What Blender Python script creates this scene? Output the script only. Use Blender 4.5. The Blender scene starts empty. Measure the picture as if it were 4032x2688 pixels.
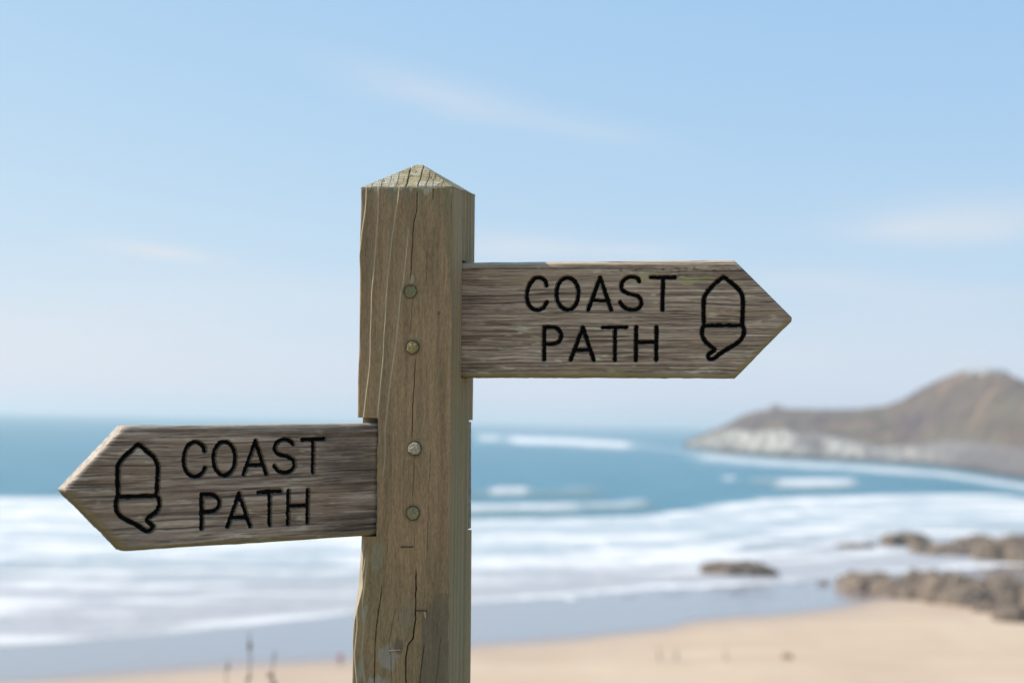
import bpy, bmesh, math, random
import numpy as np
from mathutils import Matrix, Vector

# ------------------------------------------------------------------ camera, sky, sun, exposure
SC = bpy.context.scene
COL = SC.collection
H_EYE = 30.0                      # eye height above the sea
FOC, PXM = 50.0, 36.0 / 4032.0    # lens and the photograph's pixel pitch in mm
ROLL = math.atan(0.0209)
PITCH = math.atan(313 * PXM * math.cos(ROLL) / FOC)
SUN_EL = math.radians(41.0)
SUN_BACK = math.radians(13.2)     # the sun stands to the left and this far behind the signpost

fw = np.array([0, math.cos(PITCH), math.sin(PITCH)])
rt0 = np.array([1.0, 0, 0]); up0 = np.cross(rt0, fw)
RT = rt0 * math.cos(ROLL) + up0 * math.sin(ROLL)
UP = -rt0 * math.sin(ROLL) + up0 * math.cos(ROLL)
EYE = np.array([0, 0, H_EYE])
cam_d = bpy.data.cameras.new('camera')
cam = bpy.data.objects.new('camera', cam_d); COL.objects.link(cam)
cam.matrix_world = Matrix(((RT[0], UP[0], -fw[0], EYE[0]), (RT[1], UP[1], -fw[1], EYE[1]),
                           (RT[2], UP[2], -fw[2], EYE[2]), (0, 0, 0, 1)))
cam_d.lens = FOC; cam_d.sensor_width = 36.0; cam_d.sensor_fit = 'HORIZONTAL'
cam_d.clip_start = 0.05; cam_d.clip_end = 120000
cam_d.dof.use_dof = True; cam_d.dof.focus_distance = 1.45; cam_d.dof.aperture_fstop = 4.4
SC.camera = cam

SUN_DIR = np.array([-math.cos(SUN_BACK) * math.cos(SUN_EL), math.sin(SUN_BACK) * math.cos(SUN_EL), math.sin(SUN_EL)])
world = bpy.data.worlds.new('World'); SC.world = world; world.use_nodes = True
wn, wl = world.node_tree.nodes, world.node_tree.links
bg = wn['Background']
sky = wn.new('ShaderNodeTexSky'); sky.sky_type = 'NISHITA'; sky.sun_disc = False
sky.sun_elevation = SUN_EL
sky.sun_rotation = math.atan2(SUN_DIR[0], SUN_DIR[1])
sky.altitude = 0; sky.air_density = 1.0; sky.dust_density = 0.45; sky.ozone_density = 3.0
bg.inputs['Strength'].default_value = 0.15
# the photograph's softer tone curve, the same over the whole dome: k * c ** g per channel
_sep = wn.new('ShaderNodeSeparateColor'); _sc = wn.new('ShaderNodeCombineColor'); wl.new(sky.outputs['Color'], _sep.inputs[0])
for _i, (_k, _g) in enumerate(((2.48 / 2.14 ** .54, .54), (3.71 / 3.3 ** .32, .32), (5.15 / 5.18 ** .08, .08))):
    _p = wn.new('ShaderNodeMath'); _p.operation = 'POWER'; _p.inputs[1].default_value = _g; wl.new(_sep.outputs[_i], _p.inputs[0])
    _m = wn.new('ShaderNodeMath'); _m.operation = 'MULTIPLY'; _m.inputs[1].default_value = _k; wl.new(_p.outputs[0], _m.inputs[0]); wl.new(_m.outputs[0], _sc.inputs[_i])
SKY_OUT = _sc.outputs[0]

sun_d = bpy.data.lights.new('sun', 'SUN'); sun = bpy.data.objects.new('sun', sun_d); COL.objects.link(sun)
sun_d.energy = 4.5; sun_d.angle = math.radians(0.53); sun_d.color = (1.0, 0.965, 0.91)
sun.rotation_euler = Vector(-SUN_DIR).to_track_quat('-Z', 'Y').to_euler()
sun.location = (-20, 5, 60)

SC.view_settings.view_transform = 'Standard'; SC.view_settings.look = 'None'
SC.view_settings.exposure = 0.17; SC.view_settings.gamma = 1.0
SC.view_settings.use_curve_mapping = False
SC.cycles.use_denoising = True
SC.cycles.max_bounces = 6; SC.cycles.volume_bounces = 1
SC.cycles.caustics_reflective = False; SC.cycles.caustics_refractive = False
SC.cycles.sample_clamp_indirect = 8.0

# ------------------------------------------------------------------ helpers
def ray(u, v):
    d = RT * (u - 2016) * PXM - UP * (v - 1344) * PXM + fw * FOC
    return d / np.linalg.norm(d)
def on_z(u, v, z=0.0):
    d = ray(u, v); return EYE + d * ((z - H_EYE) / d[2])
def at_y(u, v, y):
    d = ray(u, v); return EYE + d * (y / d[1])
def proj(X):
    X = np.asarray(X, float) - EYE; d = X @ fw
    return np.stack([2016 + (X @ RT) / d * FOC / PXM, 1344 - (X @ UP) / d * FOC / PXM], -1)

_rng = np.random.RandomState(7)
_TAB = _rng.rand(512, 512)
def vn(x, y, seed=0):
    """smooth value noise, -1..1"""
    x = np.asarray(x, float) + seed * 17.31; y = np.asarray(y, float) + seed * 5.77
    xi = np.floor(x).astype(int); yi = np.floor(y).astype(int)
    fx = x - xi; fy = y - yi
    fx = fx * fx * (3 - 2 * fx); fy = fy * fy * (3 - 2 * fy)
    a = _TAB[xi & 511, yi & 511]; b = _TAB[(xi + 1) & 511, yi & 511]
    c = _TAB[xi & 511, (yi + 1) & 511]; d = _TAB[(xi + 1) & 511, (yi + 1) & 511]
    return ((a * (1 - fx) + b * fx) * (1 - fy) + (c * (1 - fx) + d * fx) * fy) * 2 - 1
def fbm(x, y, n=4, seed=0):
    s = 0; a = 1; t = 0
    for i in range(n):
        s = s + a * vn(x * 2 ** i, y * 2 ** i, seed + i * 3); t += a; a *= 0.5
    return s / t
def sst(a, b, x):
    t = np.clip((np.asarray(x, float) - a) / (b - a), 0, 1); return t * t * (3 - 2 * t)
def mix(a, b, f):
    f = np.asarray(f)[..., None]; return np.asarray(a) * (1 - f) + np.asarray(b) * f

def mesh_np(name, V, faces, mat, parent=None, attrs=None, cols=None, smooth=False, link=True):
    V = np.asarray(V, np.float32)
    me = bpy.data.meshes.new(name)
    if isinstance(faces, np.ndarray):
        nf, k = faces.shape
        me.vertices.add(len(V)); me.vertices.foreach_set('co', V.ravel())
        me.loops.add(nf * k); me.loops.foreach_set('vertex_index', faces.astype(np.int32).ravel())
        me.polygons.add(nf); me.polygons.foreach_set('loop_start', np.arange(0, nf * k, k, dtype=np.int32))
        me.polygons.foreach_set('loop_total', np.full(nf, k, np.int32))
        me.update(calc_edges=True)
    else:
        me.from_pydata([tuple(map(float, v)) for v in V], [], faces)
    for n, a in (attrs or {}).items():
        at = me.attributes.new(n, 'FLOAT', 'POINT'); at.data.foreach_set('value', np.asarray(a, np.float32).ravel())
    if cols is not None:
        at = me.attributes.new('col', 'FLOAT_COLOR', 'POINT')
        c4 = np.ones((len(V), 4), np.float32); c4[:, :3] = np.clip(cols, 0, 1); at.data.foreach_set('color', c4.ravel())
    me.polygons.foreach_set('use_smooth', np.full(len(me.polygons), smooth, bool))
    me.materials.append(mat); me.validate()
    o = bpy.data.objects.new(name, me)
    if link: COL.objects.link(o)
    if parent: o.parent = parent
    return o
def grid_faces(nr, nc, off=0):
    i = np.arange(nr - 1)[:, None] * nc + np.arange(nc - 1)[None, :] + off
    return np.stack([i, i + 1, i + nc + 1, i + nc], -1).reshape(-1, 4)
def tag(o, label=None, cat=None, group=None, kind=None):
    for k, v in (('label', label), ('category', cat), ('group', group), ('kind', kind)):
        if v: o[k] = v
    return o

def new_mat(name):
    m = bpy.data.materials.new(name); m.use_nodes = True
    n, l = m.node_tree.nodes, m.node_tree.links
    return m, n, l, n['Principled BSDF']
def noise_node(n, l, scale, detail=4, rough=0.55, vec=None, mapscale=None, coord='Object'):
    tc = n.new('ShaderNodeTexCoord'); t = n.new('ShaderNodeTexNoise')
    t.inputs['Scale'].default_value = scale; t.inputs['Detail'].default_value = detail; t.inputs['Roughness'].default_value = rough
    if mapscale:
        mp = n.new('ShaderNodeMapping'); mp.inputs['Scale'].default_value = mapscale
        l.new(tc.outputs[coord], mp.inputs[0]); l.new(mp.outputs[0], t.inputs['Vector'])
    else: l.new(tc.outputs[coord], t.inputs['Vector'])
    return t
def ramp(n, l, src, stops):
    r = n.new('ShaderNodeValToRGB'); e = r.color_ramp.elements
    while len(e) < len(stops): e.new(0.5)
    for k, (p, c) in enumerate(stops): e[k].position = p; e[k].color = (*c, 1)
    l.new(src, r.inputs[0]); return r
def mixc(n, l, f, a, b, blend='MIX'):
    m = n.new('ShaderNodeMix'); m.data_type = 'RGBA'; m.blend_type = blend
    for val, idx in ((f, 0), (a, 6), (b, 7)):
        if isinstance(val, (int, float)): m.inputs[idx].default_value = val
        elif isinstance(val, tuple): m.inputs[idx].default_value = (*val, 1)
        else: l.new(val, m.inputs[idx])
    return m.outputs[2]
def attr_node(n, name):
    a = n.new('ShaderNodeAttribute'); a.attribute_name = name; return a
def math_node(n, l, op, a, b=None, clamp=False):
    m = n.new('ShaderNodeMath'); m.operation = op; m.use_clamp = clamp
    for i, v in enumerate((a, b)):
        if v is None: continue
        if isinstance(v, (int, float)): m.inputs[i].default_value = v
        else: l.new(v, m.inputs[i])
    return m.outputs[0]
def bump(n, l, bsdf, h, dist, strength=1.0):
    b = n.new('ShaderNodeBump'); b.inputs['Distance'].default_value = dist; b.inputs['Strength'].default_value = strength
    l.new(h, b.inputs['Height']); l.new(b.outputs[0], bsdf.inputs['Normal'])

# ------------------------------------------------------------------ thin cirrus in the sky (by direction)
def build_clouds():
    tc = wn.new('ShaderNodeTexCoord')
    nt = wn.new('ShaderNodeTexNoise'); nt.inputs['Scale'].default_value = 3.0; nt.inputs['Detail'].default_value = 6
    mp = wn.new('ShaderNodeMapping'); mp.inputs['Scale'].default_value = (2.2, 2.2, 11.0); mp.inputs['Rotation'].default_value = (0, 0.12, 0)
    wl.new(tc.outputs['Generated'], mp.inputs[0]); wl.new(mp.outputs[0], nt.inputs['Vector'])
    # stretched fine noise to fray the edges
    total = None
    # u, v in the photograph give the direction; half length and half width in degrees, tilt, strength
    spots = [(1500, 300, 3.4, .75, -9, .14), (1750, 355, 2.6, .70, -13, .16), (2080, 455, 4.6, .50, -12, .18), (2420, 510, 2.4, .40, -8, .09),
             (600, 985, 2.2, .36, -5, .55), (720, 1005, 1.8, .22, -6, .25), (2060, 970, 3.0, .55, -2, .55), (2520, 985, 2.2, .42, 0, .35),
             (3820, 865, 4.2, .85, 2, .50), (3560, 900, 2.0, .5, 1, .25), (3250, 1115, 4.0, .55, -3, .35), (3700, 1190, 4.0, .5, 2, .25), (1050, 1180, 7.0, .9, 1, .30),
             (200, 1330, 8.0, 1.3, 0, .35), (3500, 1350, 9.0, 1.2, 0, .2), (2500, 1420, 8.0, 1.0, 0, .25)]
    for (u, v, a, b, tilt, s) in spots:
        d = ray(u, v); r = np.cross(d, [0, 0, 1]); r /= np.linalg.norm(r); q = np.cross(r, d)
        t = math.radians(tilt); ax = r * math.cos(t) + q * math.sin(t); ay = -r * math.sin(t) + q * math.cos(t)
        acc = None
        for vec, hw in ((ax, a), (ay, b)):
            dp = wn.new('ShaderNodeVectorMath'); dp.operation = 'DOT_PRODUCT'; dp.inputs[1].default_value = tuple(vec)
            wl.new(tc.outputs['Generated'], dp.inputs[0])
            x = math_node(wn, wl, 'MULTIPLY', dp.outputs['Value'], 1.0 / math.sin(math.radians(hw)))
            if vec is ay:
                nn = math_node(wn, wl, 'SUBTRACT', nt.outputs['Fac'], 0.5)
                x = math_node(wn, wl, 'ADD', x, math_node(wn, wl, 'MULTIPLY', nn, 2.2))
            x2 = math_node(wn, wl, 'MULTIPLY', x, x)
            acc = x2 if acc is None else math_node(wn, wl, 'ADD', acc, x2)
        g = math_node(wn, wl, 'POWER', 2.71828, math_node(wn, wl, 'MULTIPLY', acc, -1.0))
        fd = wn.new('ShaderNodeVectorMath'); fd.operation = 'DOT_PRODUCT'; fd.inputs[1].default_value = tuple(d)
        wl.new(tc.outputs['Generated'], fd.inputs[0])
        g = math_node(wn, wl, 'MULTIPLY', g, math_node(wn, wl, 'GREATER_THAN', fd.outputs['Value'], 0.0))
        g = math_node(wn, wl, 'MULTIPLY', g, s)
        total = g if total is None else math_node(wn, wl, 'ADD', total, g)
    rr = wn.new('ShaderNodeMapRange'); rr.inputs[1].default_value = 0.25; rr.inputs[2].default_value = 0.8; rr.inputs[3].default_value = 0.55; rr.inputs[4].default_value = 1.25
    wl.new(nt.outputs['Fac'], rr.inputs[0])
    f = math_node(wn, wl, 'MULTIPLY', total, rr.outputs[0], clamp=True)
    return mixc(wn, wl, f, SKY_OUT, CLOUD_COL)
CLOUD_COL = (4.55, 4.72, 5.0)
wl.new(build_clouds(), bg.inputs['Color'])

# ------------------------------------------------------------------ shore lines, from pixels on the sea plane
def shore(pts, z=0.0):
    P = np.array([on_z(u, v, z) for u, v in pts]); i = np.argsort(P[:, 0]); P = P[i]
    def f(x):
        x = np.asarray(x, float)
        y = np.interp(x, P[:, 0], P[:, 1])
        k0 = np.clip((P[1, 1] - P[0, 1]) / (P[1, 0] - P[0, 0]), -.3, .3); k1 = np.clip((P[-1, 1] - P[-2, 1]) / (P[-1, 0] - P[-2, 0]), -.3, .3)
        y = np.where(x < P[0, 0], P[0, 1] + (x - P[0, 0]) * k0, y)
        return np.where(x > P[-1, 0], P[-1, 1] + (x - P[-1, 0]) * k1, y)
    return f
DRY = shore([(0, 2684), (560, 2648), (970, 2622), (1350, 2598), (1870, 2548), (2300, 2515), (2600, 2480), (2730, 2440), (3000, 2424), (3300, 2394), (3460, 2366), (3900, 2350)])
FOAM_LO = shore([(0, 2562), (600, 2518), (1000, 2472), (1400, 2428), (1870, 2384), (2200, 2362), (2600, 2330), (3000, 2310), (3400, 2270), (4032, 2235)])
FOAM_HI = shore([(0, 1957), (500, 1955), (1870, 2050), (2200, 2045), (2600, 2022), (2850, 1985), (2980, 1962), (3400, 1948), (3900, 1944), (4032, 1958)])

# fan-shaped grid seen from the headland: radial rows, angular columns
def fan(rows, tmin, tmax, nc):
    tn = np.tan(np.linspace(math.atan(tmin), math.atan(tmax), nc))
    Y = rows[:, None] * np.ones(nc)[None]; X = Y * tn[None]
    return X, Y

# ------------------------------------------------------------------ sea
def build_sea():
    inv = np.linspace(1 / 135.0, 1 / 3000.0, 420)
    rows = np.concatenate([1 / inv, np.geomspace(3100, 60000, 40)])
    X, Y = fan(rows, -1.7, 1.7, 720)
    n1 = fbm(X / 14, Y / 7, 4, 1); n2 = fbm(X / 45, Y / 22, 3, 5); n3 = fbm(X / 5, Y / 5, 3, 9)
    lo, hi = FOAM_LO(X) + n2 * 4, FOAM_HI(X) + n2 * 14
    f = (Y - lo) / np.maximum(hi - lo, 20)
    inside = sst(-0.004, .012, f) * (1 - sst(.93, 1.05, f + .05 * n1))
    crest = np.zeros_like(f)
    dens = np.where(f < .3, .40 + .45 * sst(.05, .3, f), .85 + .12 * sst(.3, .6, f))
    lace = fbm(X / 60, Y / 16, 4, 21)
    dens = dens + lace * (.38 * (1 - sst(.15, .75, f)) + .12)
    dens = dens - .55 * sst(.25, .6, fbm(X / 90 + 3, Y / 26, 3, 33)) * sst(.55, .8, f) * (1 - sst(.93, 1., f)) * sst(-60, -100, X)
    dens = dens + .55 * np.exp(-((f - .028) / .028) ** 2) + .25 * np.exp(-((f - .17) / .03) ** 2)
    st1 = fbm(X / 130 + 9, Y / 13, 4, 35); st2 = fbm(X / 55, Y / 7, 3, 37)
    dens = dens - .42 * sst(.02, .5, st1) - .25 * sst(.1, .6, st2) * (1 - .5 * sst(.5, .8, f))
    dens = dens + .34 * fbm(X / 13, Y / 30, 4, 36) + .22 * fbm(X / 5.5 + 40, Y / 26, 3, 38) - .05
    dens = dens + .3 * np.exp(-((f - .97) / .03) ** 2)
    for k in range(13):                                   # lines of broken waves rolling in, bright crest and grey-blue trough
        fk = .10 + .068 * k; yk = lo + (hi - lo) * (fk + .018 * fbm(X / 120 + k * 7.3, X * 0 + k, 3, 61)); wd = np.clip(6 * Y * Y / 9e4, 3, 22)
        seg = sst(-.35, .35, fbm(X / 42 + k * 3.7, Y / 400 + k * 11, 4, 63)); q = (Y - yk) / wd
        dens = dens + seg * (.22 * np.exp(-(q - .2) ** 2 * 2.2) - .56 * np.exp(-((q + 1.25) / .75) ** 2)); crest += seg * np.exp(-q * q * 1.3) * (.35 + .5 * sst(.1, .8, f))
    foam = inside * np.clip(dens, .40 + .20 * sst(.3, .6, f), 1)
    green = np.zeros_like(foam); Z = np.zeros_like(foam)
    Z += .45 * inside * sst(.2, .9, f) * fbm(X / 30, Y / 9, 3, 41) + crest * inside
    # single breakers: pixel run, half depth in px, strength
    runs = [([(1938, 1934), (2085, 1934)], 13, 1.0, 1), ([(1790, 1938), (2370, 1942)], 11, .16, 1), ([(2220, 1930), (2350, 1932)], 9, .35, 1),
            ([(1700, 2002), (2100, 2000), (2290, 1996)], 16, .95, 1), ([(2290, 1995), (2560, 1988)], 13, .6, 1), ([(2470, 1990), (2560, 1988)], 12, .6, 1),
            ([(2845, 1880), (2890, 1882)], 9, .75, 0), ([(3060, 1901), (3365, 1899)], 15, 1.0, 1), ([(2960, 1892), (3080, 1898)], 9, .35, 1),
            ([(1880, 1721), (1968, 1724)], 10, .9, 0), ([(1995, 1727), (2250, 1738), (2490, 1752)], 11, 1.2, 0),
            ([(2490, 1754), (2620, 1768), (2740, 1778)], 7, .35, 0),
            ([(2740, 1790), (3000, 1818), (3400, 1842), (3700, 1864), (3900, 1895), (4060, 1920), (4500, 1985)], 11, .85, 0),
            ([(2740, 1812), (2950, 1826)], 9, .35, 0)]
    for pts, hw, st, ridge in runs:
        Pm = np.array([on_z(u, v) for u, v in pts]); Pa = np.array([on_z(u, v - hw) for u, v in pts])
        TN = X / Y; tp = Pm[:, 0] / Pm[:, 1]; yc = np.interp(TN, tp, Pm[:, 1]); h = np.interp(TN, tp, Pa[:, 1] - Pm[:, 1])
        wx = tp[-1] - tp[0]; e = min(.06 * wx + .003, .012)
        ends = sst(tp[0] - e, tp[0] + e, TN + n1 * e) * (1 - sst(tp[-1] - e, tp[-1] + e, TN + n1 * e))
        d = (Y - yc + n1 * h * .5) / h
        m = ends * np.exp(-np.abs(d) ** 3)
        foam = np.maximum(foam, np.clip(m * st * (.82 + .35 * n3), 0, 1))
        if ridge:
            Z += ends * np.exp(-((Y - yc) / (h * .8)) ** 2) * 1.1
            green = np.maximum(green, ends * np.exp(-((Y - yc + h * .9) / (h * .9)) ** 2) * .8)
    Z *= (1 - sst(1500, 2500, Y)); Z += .12 * n3 * sst(200, 260, Y) * (1 - sst(500, 900, Y))
    Z = Z - .02
    V = np.stack([X, Y, Z], -1).reshape(-1, 3)
    m, n, l, b = new_mat('sea_water')
    tint = noise_node(n, l, 1.0, 5, .65, mapscale=(.028, .02, .02))
    water = ramp(n, l, tint.outputs['Fac'], [(.3, (.040, .172, .222)), (.7, (.068, .232, .284))]).outputs[0]
    water = mixc(n, l, attr_node(n, 'shallow').outputs['Fac'], water, (.25, .24, .245))
    water = mixc(n, l, attr_node(n, 'green').outputs['Fac'], water, (.035, .135, .130))
    fo = attr_node(n, 'foam').outputs['Fac']
    l.new(mixc(n, l, fo, water, (.84, .785, .725)), b.inputs['Base Color'])
    l.new(math_node(n, l, 'ADD', math_node(n, l, 'MULTIPLY', fo, .45), .32), b.inputs['Roughness'])
    b.inputs['IOR'].default_value = 1.33
    bn = noise_node(n, l, 1.0, 5, .65, mapscale=(.16, .45, .3)); bump(n, l, b, bn.outputs['Fac'], 1.6, .8)
    o = mesh_np('sea', V, grid_faces(*X.shape), m, attrs={'foam': foam.ravel(), 'green': green.ravel(), 'shallow': (1 - sst(.12, .55, f)).ravel()}, smooth=True)
    tag(o, 'blue sea with white lines of surf rolling to the beach', 'sea', kind='structure')
build_sea()

# ------------------------------------------------------------------ beach and cliff-top ground
def sand_z(x, y):
    dry, lo = DRY(x), FOAM_LO(x)
    z = .02 + np.clip(lo - y, 0, None) * .0008 + np.clip(dry - y, 0, None) * .018
    return z - np.clip(y - lo - 4, 0, None) * .03
def build_beach():
    rows = np.concatenate([np.linspace(25, 140, 60), 1 / np.linspace(1 / 141., 1 / 420., 200)])
    X, Y = fan(rows, -2.2, 2.2, 380)
    n2 = fbm(X / 30, Y / 14, 4, 50)
    Z = sand_z(X, Y) + .06 * fbm(X / 9, Y / 9, 3, 60) * sst(0, 15, DRY(X) - Y)
    wet = sst(-7, 7, Y - DRY(X) + n2 * 5)
    damp = sst(-26, 4, Y - DRY(X) + n2 * 16)
    m, n, l, b = new_mat('sand')
    w = attr_node(n, 'wet').outputs['Fac']; dp = attr_node(n, 'damp').outputs['Fac']
    t = noise_node(n, l, 1.0, 5, .6, mapscale=(.035, .09, .1)); t2 = noise_node(n, l, 3.0, 4, .6)
    dryc = ramp(n, l, t.outputs['Fac'], [(.32, (.50, .34, .205)), (.5, (.575, .405, .255)), (.68, (.62, .465, .30))]).outputs[0]
    t3 = noise_node(n, l, 1.0, 5, .65, mapscale=(.16, .06, .1)); dryc = mixc(n, l, ramp(n, l, t3.outputs['Fac'], [(.5, (0, 0, 0)), (.72, (.45, .45, .45))]).outputs[0], dryc, (.47, .315, .205))
    dryc = mixc(n, l, .25, dryc, mixc(n, l, t2.outputs['Fac'], (.45, .31, .21), (.62, .48, .35)))
    dryc = mixc(n, l, math_node(n, l, 'MULTIPLY', dp, .55), dryc, (.42, .29, .205))
    l.new(mixc(n, l, w, dryc, (.27, .22, .20)), b.inputs['Base Color'])
    l.new(math_node(n, l, 'SUBTRACT', .9, math_node(n, l, 'MULTIPLY', w, .72)), b.inputs['Roughness'])
    l.new(math_node(n, l, 'MULTIPLY', w, .5), b.inputs['Coat Weight']); b.inputs['Coat Roughness'].default_value = .12; b.inputs['Coat IOR'].default_value = 1.33
    bump(n, l, b, t2.outputs['Fac'], .03, .5)
    o = mesh_np('beach', np.stack([X, Y, Z], -1).reshape(-1, 3), grid_faces(*X.shape), m, attrs={'wet': wet.ravel(), 'damp': damp.ravel()}, smooth=True)
    tag(o, 'pale sandy beach with wet sheen at the water line', 'beach', kind='structure')
build_beach()

EYE_ABOVE = 1.56
def ground_z(x, y):
    x, y = np.asarray(x, float), np.asarray(y, float)
    z = H_EYE - EYE_ABOVE - .03 * y
    t = np.clip(y - 6.3, 0, None); z = z - np.where(t < 3, t * t * .16, 3 * 3 * .16 + (t - 3) * .95)
    return z + .04 * fbm(x / 1.3, y / 1.3, 3, 70)
def build_ground():
    ys = np.concatenate([np.geomspace(-1500, -8, 40), np.linspace(-7, 12, 110), np.linspace(12.6, 48, 60)])
    xs = np.concatenate([-np.geomspace(1500, 12.5, 40), np.linspace(-12, 12, 120), np.geomspace(12.5, 1500, 40)])
    X, Y = np.meshgrid(xs, ys)
    Z = ground_z(X, Y)
    Z = np.where(Y < -8, Z - .02 * (Y + 8) * 0, Z)
    Z = np.maximum(Z, -3)
    m, n, l, b = new_mat('cliff_grass')
    t = noise_node(n, l, 2.5, 6, .65); t2 = noise_node(n, l, .3, 3)
    g = ramp(n, l, t.outputs['Fac'], [(.3, (.05, .075, .022)), (.55, (.10, .125, .04)), (.75, (.21, .19, .09))]).outputs[0]
    g = mixc(n, l, t2.outputs['Fac'], g, (.13, .125, .055)); l.new(g, b.inputs['Base Color']); b.inputs['Roughness'].default_value = .95
    bump(n, l, b, t.outputs['Fac'], .08)
    o = mesh_np('ground', np.stack([X, Y, Z], -1).reshape(-1, 3), grid_faces(*X.shape), m, smooth=True)
    tag(o, 'grassy cliff top sloping down to the beach', 'ground', kind='structure')
build_ground()
def build_bounce_path():  # unseen pale path, added to bounce light up onto the post front
    xs = np.concatenate([-np.geomspace(60, 6.2, 40), np.linspace(-6, 6, 100), np.geomspace(6.2, 60, 40)]); ts = np.linspace(0, 1, 40)
    X, T = np.meshgrid(xs, ts); lo = -3.6 + .25 * vn(X / 1.4, X * 0, 77); hi = 1.05 + .18 * vn(X / .9, X * 0, 78); Y = lo * (1 - T) + hi * T
    Z = ground_z(X, Y) + .012 * np.sin(math.pi * T) + .006
    m, n, l, b = new_mat('bounce_path_sand'); t = noise_node(n, l, 40, 6, .7); t2 = noise_node(n, l, 1.2, 4)
    c = ramp(n, l, t.outputs['Fac'], [(.3, (.34, .27, .20)), (.7, (.58, .48, .37))]).outputs[0]
    l.new(mixc(n, l, t2.outputs['Fac'], c, (.50, .41, .31)), b.inputs['Base Color']); b.inputs['Roughness'].default_value = .95; bump(n, l, b, t.outputs['Fac'], .01)
    tag(mesh_np('bounce_path', np.stack([X, Y, Z], -1).reshape(-1, 3), grid_faces(*X.shape), m, smooth=True), 'unseen sandy path added to bounce light onto the signpost', 'path', kind='structure')
build_bounce_path()

def build_grass():
    rg = np.random.RandomState(5); N = 42000
    x = rg.uniform(-9, 9, N); y = np.where(rg.rand(N) < .8, rg.uniform(1.25, 12, N), rg.uniform(-7, -3.8, N)); keep = fbm(x / .7, y / .7, 3, 79) > -.35; x, y = x[keep], y[keep]; N = len(x)
    z = ground_z(x, y) - .01; a = rg.uniform(0, 6.28, N); hh = rg.uniform(.05, .15, N); w = rg.uniform(.002, .004, N); lx, ly = np.cos(a), np.sin(a); bd = rg.uniform(.1, .6, N) * hh; b2 = rg.uniform(0, 6.28, N)
    P0 = np.stack([x - lx * w, y - ly * w, z], -1); P1 = np.stack([x + lx * w, y + ly * w, z], -1); M = np.stack([x + np.cos(b2) * bd * .35, y + np.sin(b2) * bd * .35, z + hh * .6], -1)
    P2 = M + np.stack([lx * w, ly * w, 0 * w], -1) * .7; P3 = M - np.stack([lx * w, ly * w, 0 * w], -1) * .7; T_ = np.stack([x + np.cos(b2) * bd, y + np.sin(b2) * bd, z + hh], -1)
    V = np.stack([P0, P1, P2, P3, T_], 1).reshape(-1, 3); i = np.arange(N) * 5
    F = np.concatenate([np.stack([i, i + 1, i + 2], -1), np.stack([i, i + 2, i + 3], -1), np.stack([i + 3, i + 2, i + 4], -1)])
    g = rg.rand(N); c = np.repeat(mix((.06, .10, .028), (.26, .23, .11), g), 5, axis=0)
    m, n, l, b = new_mat('grass_blade'); l.new(attr_node(n, 'col').outputs['Color'], b.inputs['Base Color']); b.inputs['Roughness'].default_value = .8
    tag(mesh_np('grass', V, F, m, cols=c), 'short rough grass on the cliff top slope', 'grass', kind='stuff')
build_grass()

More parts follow.
